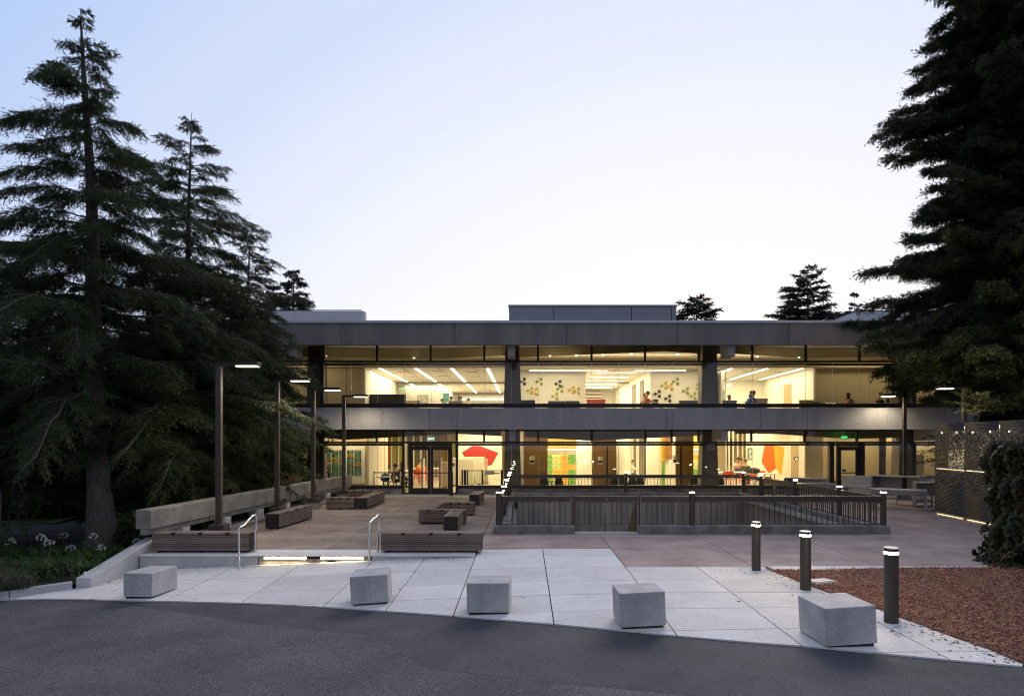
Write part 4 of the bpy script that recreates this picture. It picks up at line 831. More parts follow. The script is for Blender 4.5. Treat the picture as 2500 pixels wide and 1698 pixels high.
# ================================================================== THINGS INSIDE
# pinwheels on the upper walls
PET = {}
def pinwheel(lab, px, py, k, Y=35.47):
    if k not in PET:
        d = Vector((0, 0, 1)); q = Vector((1, 0, 0)); top = d * .135 + Vector((0, -.035, 0))
        PET[k] = MB().add([d * .02, d * .14 - q * .094, d * .25, d * .14 + q * .094, top], [(0, 1, 4), (1, 2, 4), (2, 3, 4), (3, 0, 4), (0, 3, 2, 1)]).mesh('petal', M['pinm'][k])
    t = thing('wall_pinwheel', lab, 'wall decoration', at(px, py, Y), 0, 'three petalled felt pinwheels on the upper walls')
    for i in range(3): inst('petal', PET[k], t, (0, 0, 0), (0, R(28 + 120 * i), 0))
for u, v, k, l in ((283, 480, 0, 'dark pinwheel half hidden beside the left column, leftmost of the left wall'), (433, 480, 1, 'green pinwheel alone high on the left pinwheel wall'), (350, 560, 2, 'lime pinwheel touching a mustard one, near the left column'), (390, 570, 3, 'mustard pinwheel touching a lime one, near the left column'),
                   (603, 500, 0, 'dark pinwheel touching a green one, above the dark sofa'), (618, 545, 1, 'green pinwheel below the dark one, above the dark sofa'), (573, 610, 2, 'lime pinwheel lowest on the left wall, just above the sofa'), (722, 555, 3, 'mustard pinwheel touching a lime one beside the corridor opening'), (768, 565, 2, 'lime pinwheel nearest the corridor opening on the left wall'),
                   (1492, 590, 0, 'dark pinwheel nearest the people on the right wall'), (1585, 632, 0, 'dark pinwheel lowest on the right wall'), (1550, 515, 2, 'lime pinwheel touching a mustard one on the right wall'), (1602, 525, 3, 'mustard pinwheel touching a lime one on the right wall'), (1655, 478, 1, 'green pinwheel topmost on the right wall'),
                   (1745, 565, 1, 'green pinwheel right of the middle of the right wall'), (1812, 610, 2, 'lime pinwheel above the right dark sofa'), (1866, 540, 3, 'mustard pinwheel beside the right column'), (1878, 508, 0, 'dark pinwheel half hidden beside the right column')):
    pinwheel(l, *Z5(u, v), k)
# big flat wall graphics
def graphic(lab, pts, m, Y, name='wall_graphic'):
    P = [at(*p, Y - .006) for p in pts]; tag(MB().ext(P, (0, .005, 0)).build(name, M[m]), lab, 'wall graphic')
graphic('dark red pentagon painted on the white lobby wall', [Z93(*p) for p in ((1315, 425), (1480, 318), (1605, 318), (1905, 430), (1795, 630), (1730, 640), (1350, 490))], 'red', Yr)
gp_ = thing('wall_graphic', 'large orange and yellow angular shape on the white wall of the lower right room', 'wall graphic', (0, 0, 0))
for pts, m, n in (([(1905, 295), (2045, 295), (2085, 680), (1975, 775), (1855, 570)], 'orange', 'orange_field'), ([(2047, 295), (2228, 345), (2180, 800), (2087, 680)], 'yellow', 'yellow_field')):
    MB().ext([at(*Z158(*p), Yo - .006) for p in pts], (0, .005, 0)).build(n, M[m], gp_)
# lockers
def lockers(lab, cols, rows, Y, colours):
    t = thing('locker_bank', lab, 'lockers', (0, 0, 0))
    bx('carcass', M['white'], xat(cols[0], Y), xat(cols[-1], Y), Y + .02, Y + .45, .02, zat(rows[0], Y), t)
    for i in range(len(rows) - 1):
        for j in range(len(cols) - 1):
            m = {'g': 'lgreen', 'p': 'lpale', 'y': 'lyellow'}[colours[i % len(colours)][j % len(colours[0])]]
            x0, x1, z0, z1 = xat(cols[j], Y) + .008, xat(cols[j + 1], Y) - .008, zat(rows[i + 1], Y) + .008, zat(rows[i], Y) - .008
            if z1 - z0 < .05: continue
            d = bx('locker_door', M[m], x0, x1, Y, Y + .018, z0, z1, t)
            MB().cyl(((x0 + x1) / 2, Y - .012, (z0 + z1) / 2), ((x0 + x1) / 2, Y, (z0 + z1) / 2), .025, n=8).build('lock', M['black'], d)
rws = [1040 + v * .16478 for v in (418, 488, 563, 640, 715, 790, 866)]
lockers('larger bank of green and yellow lockers between the two left wooden doors', [1337.5, 1349, 1368, 1386.5, 1405.5], rws, 36.9, ['gpyg', 'gpyg', 'gpyy', 'gyyg', 'gyyg', 'gpyg'])
lockers('narrow bank of green and yellow lockers beside the lower right column', [1683.5, 1693, 1712], [1040 + v * .1506 for v in (452, 532, 612, 692, 778, 860, 940)], 36.9, ['yy', 'gp', 'gp', 'gg', 'gg', 'pg'])
# posters and switches on the wooden doors
def poster(lab, px0, px1, py0, py1, Y=Yw - .006):
    t = thing('poster', lab, 'poster', (0, 0, 0)); a, b = at(px0, py1, Y), at(px1, py0, Y); z = (a.z + b.z) / 2
    bx('sheet', M['table'], a.x, b.x, Y - .004, Y, a.z, b.z, t)
    w = b.x - a.x; h = b.z - a.z
    bx('picture', M['blackf'], a.x + .04 * w, b.x - .04 * w, Y - .006, Y - .0042, a.z + .12 * h, a.z + .50 * h, t); bx('picture', M['olive'], a.x + .45 * w, b.x - .06 * w, Y - .006, Y - .0042, a.z + .58 * h, b.z - .05 * h, t)
poster('poster on the leftmost wooden door beside the column', 1293, 1305.5, 1113, 1131.5); poster('poster on the middle wooden door', 1460, 1472, 1114, 1132); poster('poster on the right wooden door beside the narrow lockers', 1643.5, 1651, 1112, 1130, Yw - .02)
# directory board
db = thing('directory_board', 'directory board of blue green and orange name strips beside the entrance', 'sign board', (0, 0, 0)); Yb = 33.1
bx('board', M['white'], xat(790, Yb), xat(891, Yb), Yb, Yb + .03, .35, 2.16, db)
rb = random.Random(5)
M['db'] = [pm('strip_slate', (.09, .12, .15), None, 5, .6), pm('strip_green', (.045, .17, .06), None, 5, .6), pm('strip_teal', (.03, .17, .13), None, 5, .6), pm('strip_orange', (.42, .20, .03), None, 5, .6), pm('strip_navy', (.03, .055, .085), None, 5, .6)]
for ci, (u0, u1) in enumerate(((975, 1045), (1063, 1170), (1183, 1290), (1310, 1415), (1430, 1540))):
    v = 452; oi = (620, 575, 640, 510, 655)[ci]
    while v < 850:
        h = 60 if abs(v - oi) < 16 else 30; k = 3 if h == 60 else (0 if v < 480 else rb.choice((1, 1, 2, 4, 4, 2, 1)))
        a, b = at(*Z65(u0, v + h - 3), Yb - .012), at(*Z65(u1, v), Yb - .012); p = bx('name_strip', M['db'][k], a.x, b.x, Yb - .012, Yb - .001, a.z, b.z, db)
        bx('text_line', M['table'], a.x + (b.x - a.x) * .3, b.x - (b.x - a.x) * rb.uniform(.15, .35), Yb - .014, Yb - .0125, (a.z + b.z) / 2 - .008, (a.z + b.z) / 2 + .008, p); v += h
# exit signs
def txt(s, m, size, parent, loc, name='lettering', ext=.003):
    c = bpy.data.curves.new(name, 'FONT'); c.body = s; c.size = size; c.extrude = ext; c.align_x = 'CENTER'; c.align_y = 'CENTER'
    o = bpy.data.objects.new(name, c); o.rotation_euler = (R(90), 0, 0); o.location = loc; c.materials.append(m)
    me = bpy.data.meshes.new_from_object(o); me.materials.clear(); me.materials.append(m); o2 = bpy.data.objects.new(name, me); o2.rotation_euler = (R(90), 0, 0); o2.location = loc; bpy.data.objects.remove(o); return link(o2, parent)
def exit_sign(lab, px0, px1, py0, py1, Y, lit, face):
    t = thing('exit_sign', lab, 'exit sign', at((px0 + px1) / 2, (py0 + py1) / 2, Y), 0); w = xat(px1, Y) - xat(px0, Y); h = zat(py0, Y) - zat(py1, Y)
    MB().box(-w / 2, w / 2, 0, .05, -h / 2, h / 2).build('panel', face, t)
    txt('EXIT', lit, h * .72, t, (0, -.004, 0)); MB().cyl((0, .025, h / 2), (0, .025, h / 2 + .25), .01, n=6).build('stem', M['steel'], t)
M['exitp'] = pm('exit_panel', (.70, .74, .70), None, 4, .4); M['exitgp'] = em('exit_green_panel', (.02, .32, .20), .35); M['exitgd'] = em('exit_dark_green_panel', (.0, .10, .02), .5)
exit_sign('glowing green exit sign above the entrance doors', 1043.5, 1061.5, 1065.5, 1076, 31.6, M['signw'], M['exitgp'])
exit_sign('bright green exit sign above the right hand door', 2054, 2070, 1063, 1072, 31.6, M['signg'], M['exitgd'])
exit_sign('white exit sign with green letters hanging in the upper left room', 945, 956, 937, 945, 41.0, M['signg'], M['exitp'])
exit_sign('small exit sign deeper in the upper left room by the wooden post', 976, 984, 945, 952, 44, M['signg'], M['exitp'])
exit_sign('white exit sign with green letters in the upper right study room', 1774, 1788, 936, 943.5, 39.5, M['signg'], M['exitp'])
gl = bpy.data.lights.new('sign_glow', 'POINT'); gl.energy = .9; gl.color = (.05, 1, .2); gl.shadow_soft_size = .1; o = bpy.data.objects.new('sign_glow', gl); o.location = at(2060, 1064, 31.55) + Vector((-.05, -.1, .12)); COL.objects.link(o); o.parent = bd
# restroom door symbols
def tri_sign(lab, c, Y, s, disc):
    t = thing('restroom_sign', lab, 'sign', c, 0)
    if disc: MB().cyl((0, -.008, 0), (0, 0, 0), s * .62, n=24).build('disc', M['black'], t)
    MB().ext([(-s / 2, -.011, -s * .36), (s / 2, -.011, -s * .36), (0, -.011, s * .5)], (0, .002 if disc else .01, 0)).build('triangle', M['table'] if disc else M['black'], t)
    if not disc: MB().box(-.02, .02, -.015, -.0115, -s * .22, s * .04).ball((0, -.013, s * .12), .025, .003, .025, 8, 5).build('figure', M['table'], t)
tri_sign('black triangle restroom sign on the tan door upstairs', at(1943, 966.5, 37.35) + Vector((-.0, 0, 0)), 0, .32, False)
tri_sign('white triangle on a black disc on the tan door downstairs', at(1944, 1119, 36.85), 0, .21, True)
M['signb'] = pm('sign_blue', (.05, .13, .22), None, 4, .5)
t = thing('accessible_entrance_sign', 'small blue accessible entrance sign on the glass beside the doors', 'sign', at(*Z93(1181, 620), 31.06), 0)
MB().box(-.055, .055, -.004, 0, -.065, .065).build('plate', M['signb'], t)
MB().ball((0, -.006, .038), .011, .002, .011, 8, 5).box(-.008, .004, -.007, -.0045, -.01, .026).box(-.004, .02, -.007, -.0045, -.012, -.004).box(.014, .022, -.007, -.0045, -.04, -.006).build('wheelchair_symbol', M['table'], t)
MB().tube([(-.012 + .026 * math.cos(a), -.006, -.022 + .026 * math.sin(a)) for a in [R(110 + 20 * i) for i in range(12)]], .003, 4).build('wheelchair_symbol', M['table'], t)
t = thing('notice', 'pale blue notice on the glass of the right hand door', 'notice', at(*Z6(1047, 1010), 31.0), 0); MB().box(-.10, .10, -.004, 0, -.06, .06).build('sheet', M['signb'], t)
def picture(lab, px0, px1, py0, py1, Y, m):
    t = thing('framed_picture', lab, 'picture', at((px0 + px1) / 2, (py0 + py1) / 2, Y), 0); w = xat(px1, Y) - xat(px0, Y); h = zat(py0, Y) - zat(py1, Y)
    MB().box(-w / 2, w / 2, -.02, .0, -h / 2, h / 2).build('frame', M['black'], t); MB().box(-w / 2 + .03, w / 2 - .03, -.026, -.021, -h / 2 + .03, h / 2 - .03).build('print', m, t)
M['pic'] = pm('sketch_print', (.72, .70, .62), (.30, .29, .24), 4, .6, rc=(.5, .62)); M['pic2'] = pm('colour_print', (.65, .66, .62), (.10, .22, .36), 9, .6, rc=(.46, .56))
picture('large framed plant sketch leaning in the upper left room', 1019.5, 1045, 964, 984, 44.5, M['pic']); picture('framed colourful print beside the orange wall graphic', 1826, 1836, 1093, 1120, 38.1, M['pic2'])
# ------------------------------------------------------------------ seats and tables
def sofa(lab, px0, px1, pyt, Y, m, fl, d=.8, cat='sofa', group=None):
    a, b = xat(px0, Y), xat(px1, Y); zt = zat(pyt, Y); t = thing('sofa' if cat == 'sofa' else 'booth', lab, cat, ((a + b) / 2, Y, fl), 0, group); w = (b - a) / 2; h = zt - fl
    MB().box(-w, w, 0, .16, .08, h).build('backrest', M[m], t, bevel=.04); MB().box(-w + .02, w - .02, .165, d, .08, .42).build('seat', M[m], t, bevel=.03)
    for sx in (-1, 1): MB().box(sx * (w - .06) - .055, sx * (w - .06) + .055, .165, d - .02, .425, min(h - .05, .62)).build('armrest', M[m], t, bevel=.02)
    for sx in (-1, 1):
        for y in (.06, d - .08): MB().cyl((sx * (w - .1), y, 0), (sx * (w - .1), y, .08), .025, n=8).build('foot', M['black'], t)
U = 3.502
SG = 'dark grey sofas along the upper window'
sofa('dark grey sofa behind the left column of the pinwheel room', *[Z5(185, 0)[0], Z5(390, 0)[0]], Z5(0, 645)[1], 32.6, 'greyf', U, .75, group=SG); sofa('dark grey sofa under the left pinwheel wall', Z5(508, 0)[0], Z5(790, 0)[0], Z5(0, 653)[1], 33.2, 'greyf', U, .75, group=SG); sofa('dark grey sofa under the right pinwheel wall', Z5(1685, 0)[0], Z5(1965, 0)[0], Z5(0, 648)[1], 33.2, 'greyf', U, .75, group=SG)
sofa('high backed charcoal booth in the upper left room', Z4(970, 0)[0], Z4(1295, 0)[0], Z4(0, 537)[1], 35.4, 'greyf', U, 1.3, 'booth'); sofa('grey sofa before the white wall of the upper left room', 1008, 1024, 977, 43.6, 'greyf', U, .8)
def armchair(lab, px, pyt, Y, m, fl=U, w=.66, cat='armchair', rz=0, group=None):
    t = thing('armchair', lab, cat, (xat(px, Y), Y, fl), rz, group); h = max(zat(pyt, Y) - fl, .55)
    MB().ext([(-w / 2 + .06, -.02, .40), (w / 2 - .06, -.02, .40), (w / 2, -.10, h), (-w / 2, -.10, h)], (0, .09, 0)).build('backrest', M[m], t, bevel=.02); MB().box(-w / 2 + .04, w / 2 - .04, .03, .6, .34, .44).build('seat', M[m], t, bevel=.02)
    for sx in (-1, 1):
        MB().tube([(sx * w * .46, 0, .62), (sx * w * .52, .25, .64), (sx * w * .5, .55, .60)], .02, 6).build('armrest', M['black'], t)
        for y in (.05, .55): MB().cyl((sx * w * .38, y, 0), (sx * w * .40, y, .34), .016, n=6).build('leg', M['black'], t)
for l, z, Y, m in (('tan armchair beside the booth in the upper left room', Z4(1330, 590), 36.6, 'tanf'), ('tan armchair between the readers of the upper left room', Z4(1702, 592), 35.6, 'tanf'), ('brown armchair in front of the red study table', Z174(770, 745), 34.6, 'tanf'), ('tan armchair beside the restroom door upstairs', Z174(1510, 770), 34.6, 'tanf'), ('dark armchair under the reader in yellow', Z174(270, 775), 34.7, 'greyf'),
                   ('bright orange lounge chair before the lift lobby corridor', Z5(935, 640), 34.2, 'redp'), ('red lounge chair behind glass right of the dark upper mullion', Z198(1130, 447), 33.8, 'redp'), ('red lounge chair behind glass under the redwood boughs', Z198(1330, 452), 33.8, 'redp'), ('farthest right red lounge chair behind the redwood', Z198(1690, 455), 33.8, 'redp')):
    armchair(l, z[0], z[1], Y, m, w=.95 if 'lounge' in l else .74)
def table(lab, x, y, fl, w, d, h, mt, ml, rz=0):
    t = thing('table', lab, 'table', (x, y, fl), rz); MB().box(-w / 2, w / 2, -d / 2, d / 2, h - .04, h).build('tabletop', M[mt], t, bevel=.006)
    for sx in (-1, 1):
        for sy in (-1, 1): MB().cyl((sx * (w / 2 - .07), sy * (d / 2 - .07), 0), (sx * (w / 2 - .1), sy * (d / 2 - .1), h - .041), .022, .03, 6).build('leg', M[ml], t)
    return t
table('red legged study table in the upper right room', xat(1833, 33.9), 34.35, U, 1.5, .9, .74, 'table', 'redp'); table('small table with a laptop before the lift lobby', xat(1597, 33.6), 33.75, U, 1.0, .6, .72, 'table', 'black')
table('white desk in front of the reader in pink', xat(2075, 33.4), 33.45, U, 1.9, .6, .72, 'table', 'black'); table('white desk in front of the reader with headphones', xat(2172, 33.0), 33.0, U, 1.6, .6, .72, 'table', 'black')
def laptop(lab, x, y, z, rz):
    t = thing('laptop', lab, 'laptop', (x, y, z), rz); MB().box(-.16, .16, -.11, .11, 0, .015).build('base', M['galv'], t); MB().ext([(-.16, .115, .016), (.16, .115, .016), (.16, .19, .22), (-.16, .19, .22)], (0, .008, 0)).build('screen', M['black'], t)
laptop('open laptop beside the dark haired reader near the corridor', xat(1597, 33.6), 33.7, U + .722, R(200)); laptop('open laptop of the reader with headphones', xat(2174, 33.0), 32.95, U + .722, R(95)); laptop('open laptop of the reader in pink', xat(2086, 33.4), 33.4, U + .722, R(100))
# dark lounge chairs downstairs by the glass
def shell(lab, px, Y, px_w, rz=0, group='dark flared lounge chairs behind the back railing', m='blackf', pyt=1164, fl=0.002):
    t = thing('lounge_chair', lab, 'chair', (xat(px, Y), Y, fl), rz, group); w = px_w * Y / F; h = zat(pyt, Y) - fl
    MB().ext([(-w * .30, 0, h), (w * .30, 0, h), (w * .5, -.06, .42), (w * .46, -.02, .22), (-w * .46, -.02, .22), (-w * .5, -.06, .42)], (0, .07, 0)).build('backrest', M[m], t, bevel=.015)
    MB().box(-w * .44, w * .44, .055, .62, .26, .40).build('seat', M[m], t, bevel=.03)
    for sx in (-1, 1):
        for y in (.06, .52): MB().cyl((sx * w * .42, y, 0), (sx * w * .34, y, .26), .014, n=6).build('leg', M['black'], t)
for l, u in (('dark lounge chair left of the small table before the lockers', 478), ('dark lounge chair right of the small table before the lockers', 695), ('dark lounge chair left of the lit back post', 1525), ('dark lounge chair partly behind the lit back post', 1620), ('dark lounge chair just right of the lit back post', 1780), ('dark lounge chair farther right of the lit back post', 1895)):
    shell(l, Z125(u, 0)[0], 32.5 if u != 1620 else 33.0, 21)
shell('dark lounge chair before the narrow lockers', Z158(765, 0)[0], 32.5, 22); shell('dark lounge chair left in front of the lower right column', Z158(920, 0)[0], 32.6, 24)
shell('dark lounge chair in front of the lower right column', Z158(1060, 0)[0], 32.5, 24); shell('dark lounge chair right of the lower right column', Z158(1180, 0)[0], 32.6, 22)
for l, z, Y in (('brown low chair below the orange and yellow wall graphic', Z158(1960, 815), 33.6), ('dark low chair before the tan door downstairs', Z158(2290, 830), 33.2)): shell(l, z[0], Y, 26, group=None, m='tanf' if 'brown' in l else 'greyf', pyt=z[1])
def ptable(lab, px, Y, h, m='black', r=.3, fl=.002):
    t = thing('pedestal_table', lab, 'table', (xat(px, Y), Y, fl)); MB().cyl((0, 0, h - .03), (0, 0, h), r, n=20).build('tabletop', M[m], t); MB().cyl((0, 0, .02), (0, 0, h - .031), .03, n=8).build('stem', M['black'], t); MB().cyl((0, 0, 0), (0, 0, .02), r * .7, n=16).build('foot', M['black'], t)
ptable('small dark table between the two chairs before the lockers', Z125(592, 0)[0], 32.6, .50); ptable('tall round table deep in the lobby', Z93(895, 0)[0], 46, 1.02, 'black', .5)
def stool(lab, x, y, m, rz=0, group='red and orange legged chairs downstairs', fl=.002):
    t = thing('side_chair', lab, 'chair', (x, y, fl), rz, group); MB().box(-.21, .21, -.21, .21, .43, .46).build('seat', M[m], t, bevel=.01); MB().box(-.2, .2, -.23, -.205, .52, .82).build('backrest', M[m], t, bevel=.008)
    for sx in (-1, 1):
        for sy in (-1, 1): MB().cyl((sx * .2, sy * .2, 0), (sx * .17, sy * .17, .43), .016, n=6).build('leg', M[m], t)
        MB().cyl((sx * .17, -.2, .46), (sx * .18, -.217, .53), .014, n=6).build('post', M[m], t)
table('white table of the seated group seen beside the left door leaf', xat(975, 34), 34.2, .002, 1.4, .8, .73, 'table', 'black', R(10)); table('white table with orange legs seen through the left door leaf', xat(1020, 39), 38.6, .002, 1.6, .8, .73, 'table', 'redp'); table('farther white table seen through the doors', xat(1043, 42), 42, .002, 1.6, .8, .73, 'table', 'redp')
table('red legged table under the orange wall graphic', xat(1855, 35.3), 35.3, .002, 1.5, .8, .74, 'table', 'redp'); table('white table in the lower right room behind the column', xat(1782, 36.5), 36.8, .002, 2.2, .9, .74, 'table', 'redp')
for l, px, Y, rz in (('orange chair at the left end of the lower right table', 1772, 35.6, 0), ('orange chair beside it at the lower right table', 1779, 35.8, 0), ('pale orange chair in front of the olive jacket reader', 1808, 34.8, R(15)), ('red chair left under the orange wall graphic', 1842, 36.0, R(180)), ('red chair right under the orange wall graphic', 1868, 35.9, R(200)), ('orange legged chair left of the orange shirt reader', 1017, 37.5, 0), ('orange legged chair right of the orange shirt reader', 1033, 37.6, R(10)), ('orange legged chair at the farther lobby table', 1048, 40.8, 0), ('red legged chair nearest the left sidelight', 995, 33.2, R(90))):
    stool(l, xat(px, Y), Y, 'redp', rz)
t = thing('swivel_chair', 'blue shell swivel chair on a star base beside the directory board', 'chair', (xat(940, 33.2), 33.2, .002), R(20)); MB().ball((0, 0, .62), .24, .22, .22, 12, 6, -.9).build('shell', M['cl_blue'], t, smooth=True); MB().cyl((0, 0, .07), (0, 0, .42), .025, n=8).build('stem', M['steel'], t)
for i in range(5): a = R(72 * i); MB().tube([(0, 0, .07), (.28 * math.cos(a), .28 * math.sin(a), .03)], .016, 6).build('leg', M['steel'], t)
ptable('low round table with a dark edge beside the blue swivel chair', 936, 32.3, .72, 'table', .34)
# cream booths of the lobby
for l, u0, u1, v, Y, m in (('large cream booth before the red pentagon', 1262, 1500, 530, 36.5, 'creamf'), ('cream booth behind the large one', 1330, 1680, 495, 39, 'creamf'), ('narrow cream booth right of the large one', 1550, 1630, 555, 37.2, 'creamf'), ('cream partition under the right tip of the pentagon', 1690, 1728, 525, 38, 'tanf'), ('grey beige booth seen through the right door leaf', 965, 1092, 572, 35.2, 'tanf'), ('beige booth behind the right sidelight', 1143, 1212, 512, 36.2, 'creamf')):
    sofa(l, Z93(u0, 0)[0], Z93(u1, 0)[0], Z93(0, v)[1], Y, m, .002, 1.2, 'booth')
# entrance gates
tg = thing('entry_gate', 'glass entry gate with black posts and a white reader box in the lobby', 'entry gate', (0, 0, 0)); Yg = 33.2
for u0, u1 in ((1305, 1330), (1340, 1386), (1396, 1413), (1630, 1656), (1942, 1978)): a, b = xat(Z93(u0, 0)[0], Yg), xat(Z93(u1, 0)[0], Yg); bx('post', M['black'], a, b, Yg, Yg + .12, .002, 1.0, tg)
for u0, u1 in ((1415, 1628), (1658, 1940)): a, b = xat(Z93(u0, 0)[0], Yg), xat(Z93(u1, 0)[0], Yg); bx('glass_leaf', M['glassb'], a, b, Yg + .05, Yg + .062, .12, .94, tg); bx('top_rail', M['dark'], a, b, Yg + .04, Yg + .07, .945, .985, tg)
a, b = at(*Z93(1690, 785), Yg), at(*Z93(1840, 725), Yg); bx('reader_box', M['table'], a.x, b.x, Yg - .06, Yg + .04, a.z, b.z, tg); bx('arm', M['steel'], b.x, xat(Z93(1938, 0)[0], Yg), Yg - .02, Yg + .02, a.z + .04, a.z + .12, tg)
for l, u in (('slim entry gate post seen through the left door leaf', 683), ('slim entry gate post seen through the right door leaf', 968)):
    t = thing('entry_gate', l, 'entry gate', (xat(Z93(u, 0)[0], 33.4), 33.4, .002)); MB().box(-.05, .05, -.3, .3, .1, 1.55).build('panel', M['glassb'], t); MB().box(-.035, .035, -.34, -.31, 0, 1.6).build('post', M['steel'], t); MB().box(-.07, .07, -.30, .30, .0, .095).build('base', M['black'], t)
t = thing('barrier_rail', 'low black barrier rail behind the glass left of the entrance', 'barrier', (0, 0, 0))
for u in (1747, 2062, 2170): x = xat(Z65(u, 0)[0], 32.0); MB().cyl((x, 32, .002), (x, 32, 1.0), .03, n=8).build('post', M['steel'], t)
bx('rail', M['black'], xat(Z65(1747, 0)[0], 32), xat(Z65(2170, 0)[0], 32), 31.97, 32.03, .90, .95, t)
for l, px, Y, z in (('steel drinking fountain on the white wall beside the right door downstairs', 1988, 36.4, .75), ('steel drinking fountain on the white wall upstairs', 1990, 34.7, U + .75)):
    t = thing('drinking_fountain', l, 'drinking fountain', (xat(px, Y), Y, z)); MB().box(-.22, .22, -.2, .2, 0, .14).build('basin', M['steel'], t, bevel=.03); MB().box(-.18, .18, .10, .2, -.3, -.002).build('body', M['galv'], t); MB().tube([(-.1, .1, .14), (-.1, .1, .5), (-.1, .02, .52)], .012, 6).build('filler', M['steel'], t)
t = thing('backpack', 'dark backpack lying on the red legged table', 'backpack', (xat(1839, 35.2), 35.1, .744)); MB().ball((0, 0, .13), .34, .2, .16, 12, 8).build('body', M['greyf'], t, smooth=True); MB().tube([(-.2, -.18, .1), (-.05, -.25, .2), (.15, -.2, .12)], .018, 6).build('strap', M['black'], t)
# ================================================================== PEOPLE
def skinmesh(name, chains, m, parent, root=0, sub=1):
    me = bpy.data.meshes.new(name); V = []; E = []; Rr = []; key = {}
    for ch in chains:
        pv = None
        for p in ch:
            k = (round(p[0], 4), round(p[1], 4), round(p[2], 4))
            if k not in key: key[k] = len(V); V.append(k); Rr.append(p[3])
            if pv is not None: E.append((pv, key[k]))
            pv = key[k]
    me.from_pydata(V, E, []); o = bpy.data.objects.new(name, me); link(o, parent)
    md = o.modifiers.new('skin', 'SKIN'); md.use_smooth_shade = True
    for i, r in enumerate(Rr): me.skin_vertices[0].data[i].radius = (r, r); me.skin_vertices[0].data[i].use_root = (i == root)
    sb = o.modifiers.new('sub', 'SUBSURF'); sb.levels = sb.render_levels = sub; me.materials.append(m); return o
def person(lab, px, py, Y, fl, rz, top, hair='hair', skin='skin', legs='cl_jean', lean=.12, long_hair=False, head_down=.03, scarf=None, arms=.30, hood=None, hy=1.20):
    """seated, facing local +y, head centre about hy above the floor"""
    p = at(px, py, Y); t = thing('person', lab, 'person', (p.x, Y, p.z - hy), rz)
    sh = .02 + lean; hp = (0, 0, .50); hx, hz = sh + .05 + head_down, hy
    s_, w_ = (0, sh * .5, .75), (0, sh, hy - .27)
    nk = (0, sh + .02, hy - .17)
    ch = [[(*hp, .13), (*s_, .115), (*w_, .125), (*nk, .052), (0, hx - .02, hz - .07, .068), (0, hx, hz, .088), (0, hx - .015, hz + .06, .070)], [(0, hx, hz, .088), (0, hx + .075, hz - .015, .034)]]
    cl = [[(*hp, .145), (*s_, .13), (*w_, .14), (nk[0], nk[1] - .01, nk[2] - .03, .07)]]; tr_ = [[(*hp, .15), (0, .02, .56, .14)]]
    for s in (-1, 1):
        shd = (s * .17, sh, hy - .29); el = (s * .22, sh + .12, .78); wr = (s * .12, sh + arms, .765)
        ch.append([(*w_, .125), (*shd, .058), (*el, .042), (*wr, .028), (s * .11, sh + arms + .06, .765, .034)]); pm_ = (s * .11, sh + arms + .06, .765, .034)
        for k, ln in enumerate((.06, .075, .08, .07)): a = (k - 1.5) * .018; ch.append([pm_, (s * .11 + a, sh + arms + .06 + ln * .6, .76, .010), (s * .11 + a * 1.1, sh + arms + .06 + ln, .748, .008)])
        ch.append([pm_, (s * .11 - s * .04, sh + arms + .075, .755, .011), (s * .11 - s * .05, sh + arms + .105, .748, .009)])
        cl.append([(*w_, .14), (*shd, .072), (*el, .056), (wr[0], wr[1] - .03, wr[2], .042)])
        kn = (s * .13, .44, .50); ak = (s * .12, .40, .09); ch.append([(*hp, .13), (s * .10, .08, .50, .085), (*kn, .058), (*ak, .04), (s * .12, .52, .04, .035)])
        tr_.append([(*hp, .15), (s * .10, .08, .505, .10), (*kn, .072), (s * .12, .40, .14, .055)])
    skinmesh('body', ch, M[skin], t); skinmesh('top', cl, M[top], t); skinmesh('trousers', tr_, M[legs], t)
    for s in (-1, 1): MB().box(s * .12 - .045, s * .12 + .045, .34, .56, 0.0, .075).build('shoe', M['black'], t, bevel=.02)
    hc = (0, hx - .018, hz + .025)
    h = MB().ball(hc, .098, .105, .098, 12, 8, -.25)
    if long_hair: h.add(*(lambda q: (q.v, q.f))(MB().ball((0, hx - .06, hz - .08), .085, .06, .17, 10, 7)))
    h.build('hair', M[scarf or hair], t, smooth=True)
    for s in (-1, 1): MB().ball((s * .032, hx + .078, hz + .012), .010, n=6, m=4).build('eye', M['black'], t)
    MB().box(-.022, .022, hx + .070, hx + .082, hz - .052, hz - .045).build('mouth', M['red'], t)
    for s in (-1, 1): MB().ball((s * .088, hx - .005, hz - .005), .014, .02, .028, 6, 4).build('ear', M[skin], t)
    if scarf: MB().ball((0, hx - .03, hz - .14), .10, .09, .11, 10, 6).build('scarf', M[scarf], t, smooth=True)
    if hood: MB().ball((0, sh - .07, hy - .16), .12, .09, .09, 10, 6).build('hood', M[hood], t, smooth=True)
    return t
person('person in a grey shirt bending over a table in the upper left room', *Z95(882, 738), 36.2, U, R(-60), 'cl_grey', lean=.30, head_down=.08)
person('person with dark hair half hidden beside the grey shirted one', *Z95(776, 778), 36.9, U, R(-50), 'cl_white', lean=.25)
person('person with short dark hair in black looking left, upper left room', *Z95(1205, 742), 36.8, U, R(80), 'cl_black', lean=.08)
person('person with hair tied up in the upper left room beside the column', *Z95(1338, 770), 38.0, U, R(70), 'cl_black', long_hair=False)
person('person in an orange hoodie seated before the pinwheel wall', *Z5(1360, 585), 33.2, U, R(-75), 'cl_orange', lean=.16, hood='cl_orange')
person('person with long dark hair in black beside the orange hoodie', *Z5(1402, 605), 34.1, U, R(120), 'cl_black', long_hair=True)
person('person in yellow seen from behind in the upper right study room', *Z174(285, 715), 35.4, U, R(0), 'cl_yellow', hair='hairb', long_hair=True)
